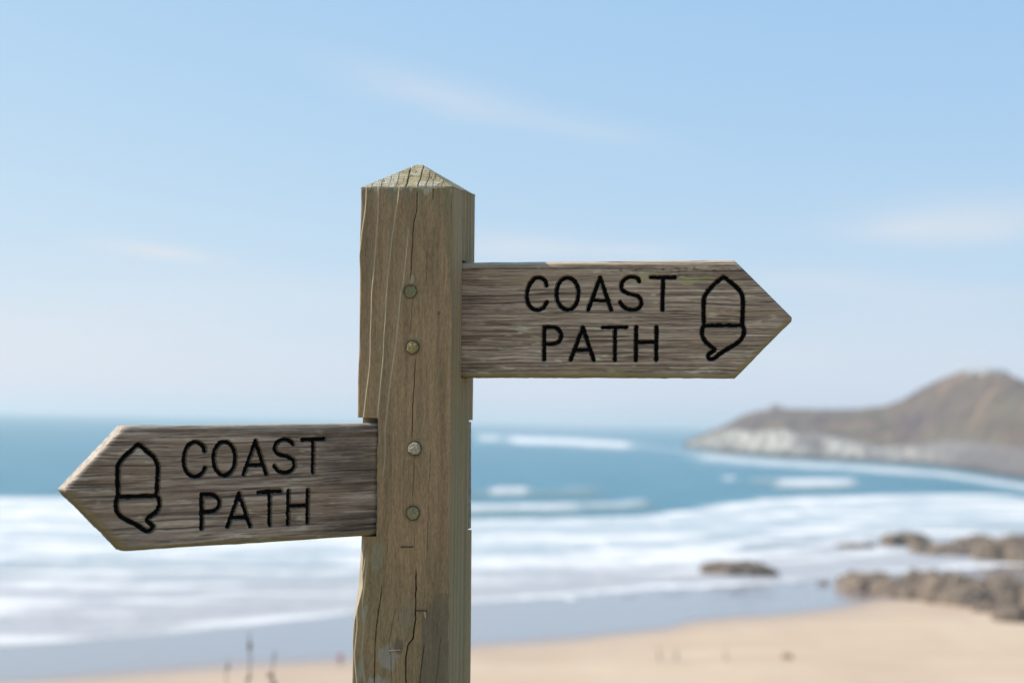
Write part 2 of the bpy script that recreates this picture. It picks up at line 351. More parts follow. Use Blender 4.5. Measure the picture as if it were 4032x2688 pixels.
# ------------------------------------------------------------------ headland
def build_headland():
    def zp(x, y): return 2600 + x * .6088, 1400 + y * .6088          # crop of the photograph to full pixels
    water = [zp(x, y) for x, y in ((150, 590), (300, 612), (400, 628), (700, 652), (1000, 668), (1300, 684), (1600, 698), (1800, 715), (2000, 742), (2200, 775), (2352, 796))] + [(4500, 1962), (5200, 2060)]
    skyl = [zp(x, y) for x, y in ((150, 560), (250, 520), (350, 474), (450, 428), (520, 388), (600, 358), (700, 346), (900, 340), (1100, 344), (1280, 340), (1450, 322), (1560, 284), (1650, 228), (1780, 165), (1900, 114), (2000, 96), (2100, 90), (2180, 104), (2280, 130), (2352, 160))] + [(4300, 1600), (4700, 1640), (5200, 1650)]
    clift = [zp(x, y) for x, y in ((150, 575), (300, 525), (450, 470), (600, 505), (800, 480), (900, 520), (1000, 505), (1150, 545), (1300, 575), (1450, 605), (1700, 600), (1850, 570), (2000, 580), (2352, 632))] + [(4500, 1830), (5200, 1900)]
    us = np.concatenate([np.linspace(2692, 4032, 300), np.linspace(4040, 5200, 60)])
    wv = np.interp(us, *zip(*water)); sv = np.interp(us, *zip(*skyl)); cv = np.interp(us, *zip(*clift))
    nr = 110; nb = 16
    V = np.zeros((nr + nb, len(us), 3)); cl = np.zeros((nr + nb, len(us)))
    for j, u in enumerate(us):
        Wp = on_z(u, wv[j]); dW = math.hypot(Wp[0], Wp[1])
        toe = sst(2692, 2960, u)
        # cliff top stands a little behind the water's edge, the skyline well behind that
        rc = ray(u, cv[j]); dC = dW + 4 + 16 * toe; Cp = EYE + rc * dC / math.hypot(rc[0], rc[1])
        rs = ray(u, sv[j]); dS = dC + 12 + 150 * toe + 60 * sst(3500, 3900, u); Sp = EYE + rs * dS / math.hypot(rs[0], rs[1])
        Cp[2] = max(Cp[2], .8); Sp[2] = max(Sp[2], Cp[2] + .3)
        nc = 44
        for i in range(nr):
            if i < nc:
                t = i / (nc - 1.0); p = Wp * (1 - t) + Cp * t; p[2] = Cp[2] * (t ** .8) - (2.5 if i == 0 else 0); cl[i, j] = 1
            else:
                t = (i - nc + 1) / (nr - nc); p = Cp * (1 - t) + Sp * t
                p[2] = Cp[2] + (Sp[2] - Cp[2]) * (1 - (1 - t) ** 1.35); cl[i, j] = 1 - sst(0, .08, t)
            V[i, j] = p
        out = np.array([Sp[0], Sp[1], 0]) / dS
        for k in range(nb):
            t = (k + 1) / nb; p = Sp + out * (10 + 170 * toe) * t; p[2] = Sp[2] * (1 - t) ** 1.2 - 2 * t; V[nr + k, j] = p
    X, Y, Z = V[..., 0], V[..., 1], V[..., 2]
    rug = fbm(X / 9, Z / 16 + Y / 40, 4, 80) * cl; gul = fbm(X / 28, Y / 300, 3, 81) * cl
    r = np.hypot(X, Y); push = (rug * 4 + gul * 7) * sst(0, .12, np.arange(nr + nb) / nr)[:, None]
    V[..., 0] += X / r * push; V[..., 1] += Y / r * push
    inner = (sst(0, 3, Z) * (1 - cl))
    V[..., 2] += inner * fbm(X / 22, Y / 22, 4, 90) * 1.6 * sst(0, 10, Z)
    pale = sst(-.15, .35, fbm(X / 34 + 4, Z / 30, 3, 95) + .25 * rug) * (1 - sst(3420, 3720, us))[None] + .25 * sst(.0, .5, fbm(X / 20, Z / 18, 3, 97))
    m, n, l, b = new_mat('headland_rock_and_heath')
    t = noise_node(n, l, .018, 5, .6); t2 = noise_node(n, l, .05, 4, .6)
    heath = ramp(n, l, t.outputs['Fac'], [(.34, (.060, .040, .042)), (.44, (.130, .078, .064)), (.52, (.090, .076, .046)), (.62, (.22, .125, .076))]).outputs[0]
    heath = mixc(n, l, .35, heath, ramp(n, l, t2.outputs['Fac'], [(.38, (.03, .028, .026)), (.52, (.12, .085, .07)), (.66, (.15, .15, .08))]).outputs[0])
    rock = mixc(n, l, attr_node(n, 'pale').outputs['Fac'], (.15, .125, .115), (.50, .465, .385))
    rk = noise_node(n, l, .09, 5, .7); rock = mixc(n, l, ramp(n, l, rk.outputs['Fac'], [(.40, (0, 0, 0)), (.58, (.85, .85, .85))]).outputs[0], rock, (.13, .12, .12))
    rock = mixc(n, l, attr_node(n, 'tide').outputs['Fac'], rock, (.075, .065, .065))
    l.new(mixc(n, l, attr_node(n, 'cliff').outputs['Fac'], heath, rock), b.inputs['Base Color']); b.inputs['Roughness'].default_value = .95
    o = mesh_np('headland', V.reshape(-1, 3), grid_faces(nr + nb, len(us)), m, attrs={'cliff': cl.ravel(), 'pale': np.clip(pale, 0, 1).ravel(), 'tide': (1 - sst(1.5, 5.5, Z + rug * 2)).ravel()})
    tag(o, 'brown heath headland with pale cliffs running into the sea', 'headland', kind='structure')
    return V, us
HV, HU = build_headland()

# ------------------------------------------------------------------ rocks
m_rock, n_, l_, b_ = new_mat('barnacled_rock')
_t = noise_node(n_, l_, .7, 6, .7); _t2 = noise_node(n_, l_, .16, 3)
_c = ramp(n_, l_, _t.outputs['Fac'], [(.34, (.050, .036, .028)), (.48, (.175, .125, .085)), (.64, (.35, .26, .175))]).outputs[0]
l_.new(mixc(n_, l_, _t2.outputs['Fac'], _c, mixc(n_, l_, .5, _c, (.13, .095, .07))), b_.inputs['Base Color']); b_.inputs['Roughness'].default_value = .8
bump(n_, l_, b_, _t.outputs['Fac'], .25)
m_pale, n_, l_, b_ = new_mat('pale_rock')
_t = noise_node(n_, l_, .5, 5, .7)
l_.new(ramp(n_, l_, _t.outputs['Fac'], [(.3, (.35, .32, .28)), (.7, (.62, .58, .51))]).outputs[0], b_.inputs['Base Color']); b_.inputs['Roughness'].default_value = .9

m_tanrock, n_, l_, b_ = new_mat('tan_rock'); _t = noise_node(n_, l_, 2.0, 5, .7)
l_.new(ramp(n_, l_, _t.outputs['Fac'], [(.3, (.28, .20, .12)), (.7, (.46, .35, .22))]).outputs[0], b_.inputs['Base Color']); b_.inputs['Roughness'].default_value = .9
def rock(loc, sx, sy, sz, seed, label, group=None, mat=None, spikes=.5, rz=0.0):
    """a low shelf of broken strata: flat-bottomed, irregular in plan, jagged on top"""
    nr, na = 26, 72
    a = np.linspace(0, 2 * math.pi, na, endpoint=False); r = np.linspace(0, 1, nr)[:, None]
    out = 1 + .30 * vn(np.cos(a) * 1.4 + seed * 2.3, np.sin(a) * 1.4, seed) + .16 * vn(np.cos(a) * 4 + seed, np.sin(a) * 4, seed + 2)
    X = r * np.cos(a)[None] * out[None]; Y = r * np.sin(a)[None] * out[None]
    n1 = fbm(X * 1.5 + seed * 3.1, Y * 1.5, 4, seed); dip = X * .75 + Y * .5
    strat = np.abs(((dip * 3.1 + .8 * n1 + seed) % 1) - .35)
    z = (1 - r ** 7) * (.66 + .38 * n1 + spikes * .55 * (strat - .2)) + .16 * fbm(X * 7, Y * 7, 3, seed + 5) * (1 - r ** 6)
    z = np.maximum(z, .04) * (r < .97) - .35 * (r ** 24)
    V = np.stack([X * sx, Y * sy, z * sz], -1).reshape(-1, 3)
    i = np.arange(na); F = np.concatenate([np.stack([j * na + i, j * na + (i + 1) % na, (j + 1) * na + (i + 1) % na, (j + 1) * na + i], -1) for j in range(nr - 1)])
    o = mesh_np('rock', V, F, mat or m_rock); o.location = loc; o.rotation_euler.z = rz
    return tag(o, label, 'rock', group)
def rock_px(u0, u1, vtop, vbase, seed, label, group=None, depth=1.0, mat=None, spikes=.5):
    c = on_z((u0 + u1) / 2, vbase); s = np.linalg.norm(c - EYE) * PXM / FOC
    wdt = (u1 - u0) * s / 2; hpx = (vbase - vtop) * s
    dy = min(wdt * depth, hpx * 6)
    slope = H_EYE / math.hypot(c[0], c[1])
    h = max(hpx - dy * slope * 1.1, hpx * .45)
    d = np.array([c[0], c[1], 0]) / math.hypot(c[0], c[1])
    p = c + d * dy * .75
    return rock((p[0], p[1], float(sand_z(p[0], p[1])) - .12 * h if p[1] < FOAM_LO(p[0]) else -.15), wdt, dy, h, seed, label, group, mat, spikes)
rock_px(2770, 3040, 2192, 2268, 11, 'long low dark rock standing alone where foam meets wet sand', depth=.7)
for (u0, u1, vt, vb, sd, lb) in [(3440, 3660, 2088, 2150, 20, 'dark jagged rock at the seaward end of the row in the surf'), (3580, 3880, 2124, 2186, 21, 'low wave-washed shelf joining two higher dark rocks in the surf'),
                                 (3760, 3960, 2096, 2180, 22, 'dark humped rock in the surf between low shelf and big block'), (3880, 4200, 2106, 2214, 23, 'biggest dark rock block in the surf behind the brown reef')]:
    rock_px(u0, u1, vt, vb, sd, lb, depth=.8, spikes=.9)
rock_px(3290, 3440, 2128, 2158, 31, 'flat foam-washed rock off the seaward end of the dark surf rocks', depth=.7)
for (u0, u1, vt, vb, sd, lb) in [(3300, 3560, 2240, 2330, 40, 'brown reef rock at the tip beside the wet sand'), (3460, 3760, 2236, 2362, 41, 'brown reef rock second from the tip by the wet sand'),
                                 (3640, 3960, 2238, 2384, 42, 'brown reef rock in the middle of the reef above dry sand'), (3840, 4240, 2244, 2400, 43, 'brown reef rock behind the grey rocks on dry sand')]:
    rock_px(u0, u1, vt, vb, sd, lb, depth=1.1, spikes=.8)
rock_px(3830, 3990, 2362, 2424, 60, 'smaller grey low rock against the foot of the brown reef', depth=1.0)
rock_px(3920, 4130, 2372, 2466, 61, 'larger grey low rock farthest out on the dry sand below the reef', depth=1.0)
rock_px(3225, 3262, 2284, 2300, 71, 'tiny rock in the wet sand off the tip of the reef', depth=.8)
rock_px(3076, 3118, 2588, 2618, 72, 'small tan boulder lying alone on the open dry sand', depth=.8, mat=m_tanrock)
def on_land(u, frac_row):
    j = int(np.argmin(np.abs(HU - u))); return HV[frac_row, j]
_p = on_land(3052, 107); rock((_p[0], _p[1], _p[2]), 9, 5, 7, 81, 'pale rock outcrop on the low skyline of the headland', mat=m_pale)
_p = on_land(3895, 107); rock((_p[0], _p[1], _p[2] - 2), 20, 7, 5, 82, 'pale broken crag on the headland summit', mat=m_pale)

# ------------------------------------------------------------------ people on the sand
def plain(name, col, rough=.85):
    m, n, l, b = new_mat(name); t = noise_node(n, l, 9.0, 4)
    l.new(mixc(n, l, t.outputs['Fac'], tuple(c * .8 for c in col), tuple(min(1, c * 1.2) for c in col)), b.inputs['Base Color']); b.inputs['Roughness'].default_value = rough
    return m
SKIN = plain('skin', (.55, .33, .24), .6); HAIR = plain('hair', (.06, .04, .025), .7)
def person(u, v, h, face, top, legs, label, stride=.18, lean=0.0, group=None):
    c = on_z(u, v, .3); c[2] = float(sand_z(c[0], c[1]))
    J = {'pelvis': (0, 0, .53, .085, .065), 'waist': (0, -.01, .62, .078, .055), 'chest': (0, lean * .5, .74, .095, .062), 'neck': (0, lean * .8, .85, .034, .034),
         'jaw': (0, -.012 + lean, .885, .042, .05), 'head': (0, lean, .935, .052, .06), 'crown': (0, lean, .985, .03, .035)}
    E = [('pelvis', 'waist'), ('waist', 'chest'), ('chest', 'neck'), ('neck', 'jaw'), ('jaw', 'head'), ('head', 'crown')]
    for s, sd in ((-1, 'l'), (1, 'r')):
        st = stride * s * .5
        J['hip' + sd] = (s * .055, 0, .49, .058, .058); J['knee' + sd] = (s * .055, -st * .55 - .015, .275, .04, .04)
        J['ankle' + sd] = (s * .055, -st, .045, .026, .026); J['toe' + sd] = (s * .06, -st - .075, .018, .024, .018)
        J['sh' + sd] = (s * .115, lean * .7, .80, .04, .04); J['elbow' + sd] = (s * .15, st * .4 + lean * .4, .625, .028, .028)
        J['wrist' + sd] = (s * .155, st * .7 - .05 + lean * .4, .50, .02, .02); J['hand' + sd] = (s * .15, st * .8 - .075 + lean * .4, .435, .022, .014)
        E += [('pelvis', 'hip' + sd), ('hip' + sd, 'knee' + sd), ('knee' + sd, 'ankle' + sd), ('ankle' + sd, 'toe' + sd), ('chest', 'sh' + sd), ('sh' + sd, 'elbow' + sd), ('elbow' + sd, 'wrist' + sd), ('wrist' + sd, 'hand' + sd)]
    names = list(J); me = bpy.data.meshes.new('body')
    me.from_pydata([(J[k][0] * h, J[k][1] * h, J[k][2] * h) for k in names], [(names.index(a), names.index(b)) for a, b in E], [])
    tmp = bpy.data.objects.new('tmp', me); COL.objects.link(tmp)
    md = tmp.modifiers.new('skin', 'SKIN'); tmp.modifiers.new('sub', 'SUBSURF').levels = 2
    for i, k in enumerate(names):
        sv = me.skin_vertices[0].data[i]; sv.radius = (J[k][3] * h, J[k][4] * h); sv.use_root = (k == 'pelvis')
    dg = bpy.context.evaluated_depsgraph_get(); out = bpy.data.meshes.new_from_object(tmp.evaluated_get(dg))
    bpy.data.objects.remove(tmp)
    for mm in (top, legs, SKIN): out.materials.append(mm)
    for p in out.polygons:
        z = p.center.z / h; p.use_smooth = True
        p.material_index = 2 if (z > .86 or (z < .50 and abs(p.center.x) > .128 * h)) else (1 if z < .53 else 0)
    root = bpy.data.objects.new('person', None); COL.objects.link(root); root.location = c; root.rotation_euler.z = math.radians(face)
    root.empty_display_size = .3
    zmin = min(v_.co.z for v_ in out.vertices)
    for v_ in out.vertices: v_.co.z -= zmin
    bo = bpy.data.objects.new('body', out); COL.objects.link(bo); bo.parent = root
    bm = bmesh.new(); bmesh.ops.create_icosphere(bm, subdivisions=3, radius=1)
    bmesh.ops.delete(bm, geom=[q for q in bm.verts if q.co.z < -.1 and q.co.y < .35], context='VERTS')
    for q in bm.verts: q.co = (q.co.x * .058 * h, q.co.y * .066 * h + lean * h + .006 * h, q.co.z * .062 * h + .945 * h - zmin)
    hm = bpy.data.meshes.new('hair'); bm.to_mesh(hm); bm.free(); hm.materials.append(HAIR)
    ho = bpy.data.objects.new('hair', hm); COL.objects.link(ho); ho.parent = root
    return tag(root, label, 'person', group)
RED = plain('red_jacket', (.60, .05, .10)); DARK = plain('dark_trousers', (.035, .035, .05)); GREY = plain('grey_coat', (.30, .25, .22)); NAVY = plain('blue_grey_coat', (.33, .28, .25))
person(1340, 2614, 1.6, 15, RED, DARK, 'person in red top and dark trousers at the water edge beside the signpost', lean=-.05)
person(2596, 2613, 1.62, 250, GREY, NAVY, 'person walking on sand with a companion, farther from the tan boulder', group=None)
person(2664, 2615, 1.62, 255, NAVY, GREY, 'person walking on sand between a companion and a lone walker', group=None)
person(2858, 2620, 1.55, 260, NAVY, NAVY, 'person walking alone on the open sand toward the tan boulder', group=None)

# ------------------------------------------------------------------ dry stalks on the slope below
m_stalk = plain('dry_stalk', (.27, .19, .135))
def stalk(u, vtop, y, seed, label, r0=.0035, heads=(), lean=0.0):
    rnd = random.Random(seed)
    top = at_y(u, vtop, y); x0 = top[0] - lean; zb = float(ground_z(x0, y)) - .03
    h = top[2] - zb
    root = bpy.data.objects.new('dry_plant', None); COL.objects.link(root); root.location = (x0, y, zb); root.empty_display_size = .1
    def tube(bm, pts, r):
        prev = None
        for i, (p, rr) in enumerate(zip(pts, r)):
            ring = [bm.verts.new((p[0] + rr * math.cos(a), p[1] + rr * math.sin(a), p[2])) for a in [k * math.pi / 3 for k in range(6)]]
            if prev: [bm.faces.new((prev[k], prev[(k + 1) % 6], ring[(k + 1) % 6], ring[k])) for k in range(6)]
            prev = ring
        bm.faces.new(prev)
    bm = bmesh.new()
    N = 14; cx = [(lean * (i / N) ** 1.5 + .006 * math.sin(i * 1.7 + seed), .005 * math.cos(i * 2.1), h * i / N) for i in range(N + 1)]
    tube(bm, cx, [r0 * (1 - .45 * i / N) for i in range(N + 1)])
    me = bpy.data.meshes.new('stem'); bm.to_mesh(me); bm.free(); me.materials.append(m_stalk)
    o = bpy.data.objects.new('stem', me); COL.objects.link(o); o.parent = root
    for (fr, n, size) in heads:                      # clusters of dry seed heads up the stem
        bm = bmesh.new(); zc = h * fr; xc = lean * fr ** 1.5
        for k in range(n):
            a = rnd.uniform(0, 6.28); q = Vector((xc + math.cos(a) * size * rnd.random(), math.sin(a) * size * rnd.random(), zc + rnd.uniform(-1.6, 1.6) * size))
            tube(bm, [(xc, 0, q.z - size * .6), tuple(q)], [.0012, .0008])
            mt = Matrix.Translation(q) @ Matrix.Rotation(rnd.uniform(0, 3), 4, 'X') @ Matrix.Diagonal((1, .6, 1.7, 1))
            bmesh.ops.create_icosphere(bm, subdivisions=1, radius=.006 + .004 * rnd.random(), matrix=mt)
        me = bpy.data.meshes.new('seed_head'); bm.to_mesh(me); bm.free(); me.materials.append(m_stalk)
        o = bpy.data.objects.new('seed_head', me); COL.objects.link(o); o.parent = root
    return tag(root, label, 'plant', 'dry stalks on the slope below the signpost')
stalk(985, 2488, 7.0, 1, 'tallest dry stalk with a dark seed head below its tip', .0052, [(.93, 7, .010), (.74, 4, .012)])
stalk(896, 2590, 7.1, 2, 'thin bare dry stalk beside the tallest stalk', .0036, [(.95, 1, .006)])
stalk(1080, 2555, 6.9, 3, 'dry stalk with a broad brown seed cluster near the person in red', .0042, [(.80, 10, .022), (.95, 2, .008)], .01)

# ------------------------------------------------------------------ signpost
YAW = .2075
EX = np.array([math.cos(YAW), -math.sin(YAW), 0]); EY = np.array([math.sin(YAW), math.cos(YAW), 0]); EZ = np.array([-.0132, .0106, 1.0])
PW = .1
PO = EYE + np.array([-.0645, 1.4621, .2441]) - PW * EX          # front left top corner of the post
Z_BOT = -1.93
BASE = PO + EX * .05 + EY * .05 + EZ * -1.86
signpost = bpy.data.objects.new('signpost', None); COL.objects.link(signpost); signpost.location = BASE; signpost.empty_display_size = .2
tag(signpost, 'weathered wooden signpost with two pointed coast path finger boards', 'signpost')
def pw(x, y, z):
    return PO + np.asarray(x)[..., None] * EX + np.asarray(y)[..., None] * EY + np.asarray(z)[..., None] * EZ - BASE
def on_front(u, v):
    d = ray(u, v); s = np.linalg.solve(np.stack([EX, EZ, -d], 1), EYE - PO); return s[0], s[1]
def z1(p): return 1360 + .38265 * p[0], 600 + .38265 * p[1]
def z2(p): return 1360 + .38265 * p[0], 1150 + .38265 * p[1]
def z3(p): return 1360 + .38265 * p[0], 1600 + .38265 * p[1]
def z4(p): return 1360 + .375 * p[0], 2100 + .375 * p[1]
def line_xz(*px):
    P = np.array([on_front(*p) for p in px]); P = P[np.argsort(P[:, 1])]; return P
ridges = [line_xz(z1((225, 330)), z1((205, 600)), z1((180, 800)), z1((160, 1000)), z1((130, 1150))),
          line_xz(z1((345, 330)), z1((335, 700)), z1((300, 1200)), z2((275, 0)), z2((250, 800)), z2((190, 1300))),
          line_xz(z1((565, 330)), z1((520, 620)), z1((470, 1000)), z2((430, 0)), z2((390, 700)), z2((335, 1300))),
          line_xz(z1((650, 850)), z1((635, 1000)), z1((595, 1400)), z2((575, 0)), z2((530, 500)), z2((470, 900)), z2((430, 1280)), z2((412, 1400)), z3((410, 500)), z3((395, 690))),
          line_xz(z4((190, 250)), z4((140, 700)), z4((138, 1000)), z4((115, 1250)), z4((140, 1600))),
          line_xz(z4((215, 300)), z4((190, 700)), z4((205, 1000)), z4((185, 1250)), z4((220, 1600)))]
ridge_amp = [1.0, .9, 1.1, .8, .8, .5]
cracks = [(line_xz(z1((742, 320)), z1((735, 560)), z1((700, 750)), z1((680, 1150)), z1((665, 1360))), .55, 2.5),
          (line_xz(z1((697, 1490)), z2((690, 60)), z2((668, 490))), .45, 2.0),
          (line_xz(z2((722, 640)), z2((690, 1250)), z2((682, 1540))), .5, 2.0),
          (line_xz(z3((712, 510)), z3((700, 750)), z3((688, 1020))), .45, 2.0),
          (line_xz(z3((710, 1170)), z3((708, 1500))), .4, 1.5),
          (line_xz(z1((905, 330)), z1((900, 480))), .5, 2.0), (line_xz(z1((855, 740)), z1((825, 1450))), .35, 1.2),
          (line_xz(z3((880, 350)), z3((850, 1000)), z3((845, 1568))), .35, 1.2), (line_xz(z3((445, 1100)), z3((430, 1568))), .35, 1.0),
          (line_xz(z4((738, 345)), z4((738, 700)), z4((733, 900)), z4((718, 1020)), z4((706, 1100)), z4((650, 1170)), z4((632, 1300)), z4((635, 1620))), 1.15, 7.0),
          (line_xz(z4((384, 520)), z4((375, 640)), z4((350, 800)), z4((325, 1000)), z4((312, 1150)), z4((308, 1620))), .7, 4.0),
          (line_xz(z4((540, 720)), z4((490, 950)), z4((455, 1150)), z4((480, 1300)), z4((482, 1620))), .45, 2.0),
          (line_xz(z4((835, 1100)), z4((815, 1250)), z4((785, 1500)), z4((780, 1620))), .5, 2.0), (line_xz(z4((1010, 1000)), z4((985, 1250)), z4((950, 1620))), .4, 1.5)]
PEGS = [(1616, 1147, .0064, .0003), (1625, 1367, .0063, .0024), (1633, 1765, .0064, .0034), (1626, 2019, .0065, .0022)]
peg_xz = [on_front(u, v) for u, v, r, p in PEGS]
SL_T = on_front(1486, 1645)[1]; SL_B = on_front(1480, 2112)[1]; XC = on_front(1485, 1850)[0]
# right slot: rows of the upper board where it enters the right face
YS0, YS1 = .0435, .0690

def wood_post(x, z, seed, streak=1.0):
    """albedo of the weathered softwood: vertical streaks, flecks and stains"""
    wob = x + .004 * vn(x / .03, z / .12, seed)
    big = fbm(wob / .012, z / .16, 3, seed + 1); mid = vn(wob / .0022, z / .07, seed + 2)
    fine = vn(wob / .0009, z / .012, seed + 3) * .6 + vn(wob / .0007, z / .005, seed + 4) * .5
    c = mix((.225, .170, .108), (.345, .255, .158), sst(-.7, .7, big * .8 + mid * .3))
    c = mix(c, (.35, .25, .165), .30 * sst(.1, .7, fbm(wob / .02, z / .2, 3, seed + 7)))
    c = mix(c, (.195, .185, .098), .45 * sst(.15, .7, fbm(wob / .014, z / .11, 3, seed + 9)))
    fleck = vn(wob / .0010, z / .0028, seed + 5)
    return c * np.array([1.16, .985, .79]) * (1 + (.16 * fine + .16 * fleck) * streak)[..., None]

def arris(z):
    za, zb_ = on_front(1420, 2112)[1], on_front(1400, 2430)[1]
    return .0072 * sst(zb_ - .02, zb_ + .035, z) * (z < za + .002) * (1 + .25 * vn(z / .02, z * 0, 251))
def front_relief(x, z):
    h = .0004 * fbm(x / .009, z / .25, 3, 200) + .00012 * vn(x / .0008, z / .02, 201)
    col = wood_post(x, z, 210)
    for P, A in zip(ridges, ridge_amp):
        xr = np.interp(z, P[:, 1], P[:, 0]) + .0004 * vn(z / .02, z * 0, 203)
        on = sst(P[0, 1] - .006, P[0, 1] + .004, z) * (1 - sst(P[-1, 1] - .004, P[-1, 1] + .012, z))
        dx = (x - xr) * 1000
        h = h + on * A * .0011 * sst(-1.5, 0.1, dx) * np.exp(-np.clip(dx, 0, None) / 5.5)
        col = mix(col, (.58, .45, .27), on * .75 * np.exp(-((dx + .35) / .75) ** 2))  # cream ridge lines: weathered latewood, with sun on their left flanks painted in
        col = mix(col, (.40, .31, .20), on * .40 * np.exp(-np.clip(-dx - .8, 0, None) / 2.2) * (dx < -.8))  # soft pale falloff left of the ridge, painted with the same lit tone
    for P, w, dep in cracks:
        xr = np.interp(z, P[:, 1], P[:, 0]) + .00035 * vn(z / .006, z * 0 + w, 205)
        ln = P[-1, 1] - P[0, 1]; e = min(.012, ln * .25)
        on = sst(P[0, 1], P[0, 1] + e, z) * (1 - sst(P[-1, 1] - e, P[-1, 1], z)) if w < .6 or w > .6 else 1
        if P[0, 1] < -.5: on = 1 - sst(P[-1, 1] - e, P[-1, 1], z)
        w = w * (.62 if w < .6 else .46); dep = dep * (.45 if w < .31 else .9); dx = np.abs(x - xr) * 1000; ww = np.maximum(w * (.35 + .65 * on), .02)
        m = on * np.clip(1.35 - dx / ww, 0, 1)
        h = h - m * dep * .001; col = mix(col, (.035, .028, .020), np.clip(m * (.85 if w > .3 else .55), 0, 1))
    for (px, pz), (u, v, r, p) in zip(peg_xz, PEGS):
        d = np.hypot(x - px, z - pz)
        h = h - .0009 * np.exp(-((d - r - .0002) / .0005) ** 2)
        col = mix(col, (.075, .062, .036), .75 * np.exp(-((d - r - .0003) / .0007) ** 2))
        col = mix(col, (.11, .095, .055), .45 * (1 - sst(r, r + .005, d)))
    # water stains and algae under the cap, greener and darker timber low down
    top = sst(-.055, -.004, z) * sst(.1, .6, fbm(x / .004, z / .06, 2, 230) + .2)
    col = mix(col, (.21, .20, .10), .55 * top * sst(.055, .075, x))
    col = mix(col, (.16, .19, .12), .5 * sst(-.03, -.004, z) * sst(.0, .5, vn(x / .003, z / .05, 231)))
    fr_ = .0022 + .006 * np.clip(vn(x / .0035, x * 0, 233), 0, 1) + .010 * sst(.4, .9, vn(x / .002, x * 0, 234)) * sst(.05, .07, x)
    col = mix(col, (.47, .42, .31), .72 * (1 - sst(.4, 1.1, -z / fr_)))
    zl = on_front(1600, 2250)[1]
    low = 1 - sst(zl - .04, zl + .05, z + .02 * vn(x / .02, z / .05, 232))
    col = mix(col, col * np.array([.76, .82, .80]), .85 * low)
    # bleached and grey scars
    def blob(p, rx, rz, c, f, col):
        bx, bz = on_front(*p); d = np.hypot((x - bx) / rx, (z - bz) / rz) + .45 * vn(x / .004, z / .009, 240)
        return mix(col, c, f * (1 - sst(.55, 1.05, d)))
    col = blob(z4((440, 1300)), .0105, .0135, (.34, .295, .24), .65, col); col = blob(z4((560, 1170)), .006, .008, (.125, .10, .075), .7, col)
    col = blob(z4((350, 1560)), .0125, .008, (.36, .33, .275), .55, col); col = blob(z4((210, 850)), .003, .012, (.36, .355, .26), .45, col)
    col = blob(z4((165, 1430)), .004, .014, (.29, .30, .20), .5, col); col = blob(z4((630, 900)), .009, .020, (.24, .205, .13), .55, col)
    col = blob(z4((320, 220)), .008, .022, (.30, .285, .20), .35, col); col = blob(z1((685, 1320)), .002, .006, (.35, .36, .26), .7, col)
    col = blob(z2((960, 220)), .0018, .0022, (.10, .075, .05), .7, col)
    tx, tz = on_front(*z4((985, 620)))
    tri = sst(0, .006, (x - tx) * .8 - (z - tz) * .55 + .004) * sst(0, .004, zl - .018 - z) * low
    col = mix(col, (.125, .105, .075), .55 * tri * (x > tx - .018))
    # the worn arris along the lower left edge, its sunlit cream painted in
    za, zb_ = on_front(1420, 2112)[1], on_front(1400, 2430)[1]
    wch = arris(z)
    h = h - np.clip(wch - x, 0, None) * 1.15
    col = mix(col, (.50, .42, .30), .85 * (x < wch) * (wch > .0005))
    zr = on_front(1785, 900)[1]
    xr = np.interp(z, *line_xz(z1((985, 420)), z1((1000, 650)), z1((1030, 1000)), z1((1095, 1560))).T[::-1])
    h = h - .0007 * sst(0, .002, x - xr) * (z > on_front(1780, 1195)[1]); col = mix(col, (.235, .185, .095), .5 * sst(0, .002, x - xr) * (z > on_front(1780, 1195)[1]))
    return h, col
def side_relief(y, z, seed):
    h = .00028 * vn(y / .0016, z / .3, seed) + .00016 * vn(y / .0008, z / .1, seed + 1)
    c = wood_post(y, z, seed + 2, .8); line = vn(y / .0011, z / .25, seed + 3)
    line = .6 * line + .5 * vn(y / .0024, z / .5, seed + 4); c = mix(c, (.35, .262, .145), .60); c = c * (1 + .50 * line)[..., None]
    c = mix(c, (.23, .215, .155), .25 * sst(.2, .7, fbm(y / .012, z / .1, 3, seed + 6)))
    return h, c
def rnd_edge(d, r):
    d = np.clip(d, 0, r); return r - np.sqrt(np.maximum(r * r - (r - d) ** 2, 0))

m_wood, n_, l_, b_ = new_mat('weathered_post_wood')
_f = noise_node(n_, l_, 1.0, 5, .7, mapscale=(900, 900, 90)); _a = attr_node(n_, 'col')
_g = ramp(n_, l_, _f.outputs['Fac'], [(.25, (.80, .80, .80)), (.75, (1.18, 1.18, 1.18))]).outputs[0]
l_.new(mixc(n_, l_, 1.0, _a.outputs['Color'], _g, 'MULTIPLY'), b_.inputs['Base Color'])
b_.inputs['Roughness'].default_value = .88; b_.inputs['Specular IOR Level'].default_value = .25; bump(n_, l_, b_, _f.outputs['Fac'], .0003, .7)
m_board, n_, l_, b_ = new_mat('weathered_board_wood')
_f = noise_node(n_, l_, 1.0, 5, .7, mapscale=(120, 120, 1100)); _a = attr_node(n_, 'col')
_g = ramp(n_, l_, _f.outputs['Fac'], [(.25, (.78, .78, .78)), (.75, (1.2, 1.2, 1.2))]).outputs[0]
l_.new(mixc(n_, l_, 1.0, _a.outputs['Color'], _g, 'MULTIPLY'), b_.inputs['Base Color'])
b_.inputs['Roughness'].default_value = .9; b_.inputs['Specular IOR Level'].default_value = .2; bump(n_, l_, b_, _f.outputs['Fac'], .0004, .8)
m_paint, n_, l_, b_ = new_mat('black_groove_paint')
_f = noise_node(n_, l_, 700, 4); l_.new(ramp(n_, l_, _f.outputs['Fac'], [(.3, (.004, .004, .004)), (.7, (.013, .012, .011))]).outputs[0], b_.inputs['Base Color'])
b_.inputs['Roughness'].default_value = .9; b_.inputs['Specular IOR Level'].default_value = .03

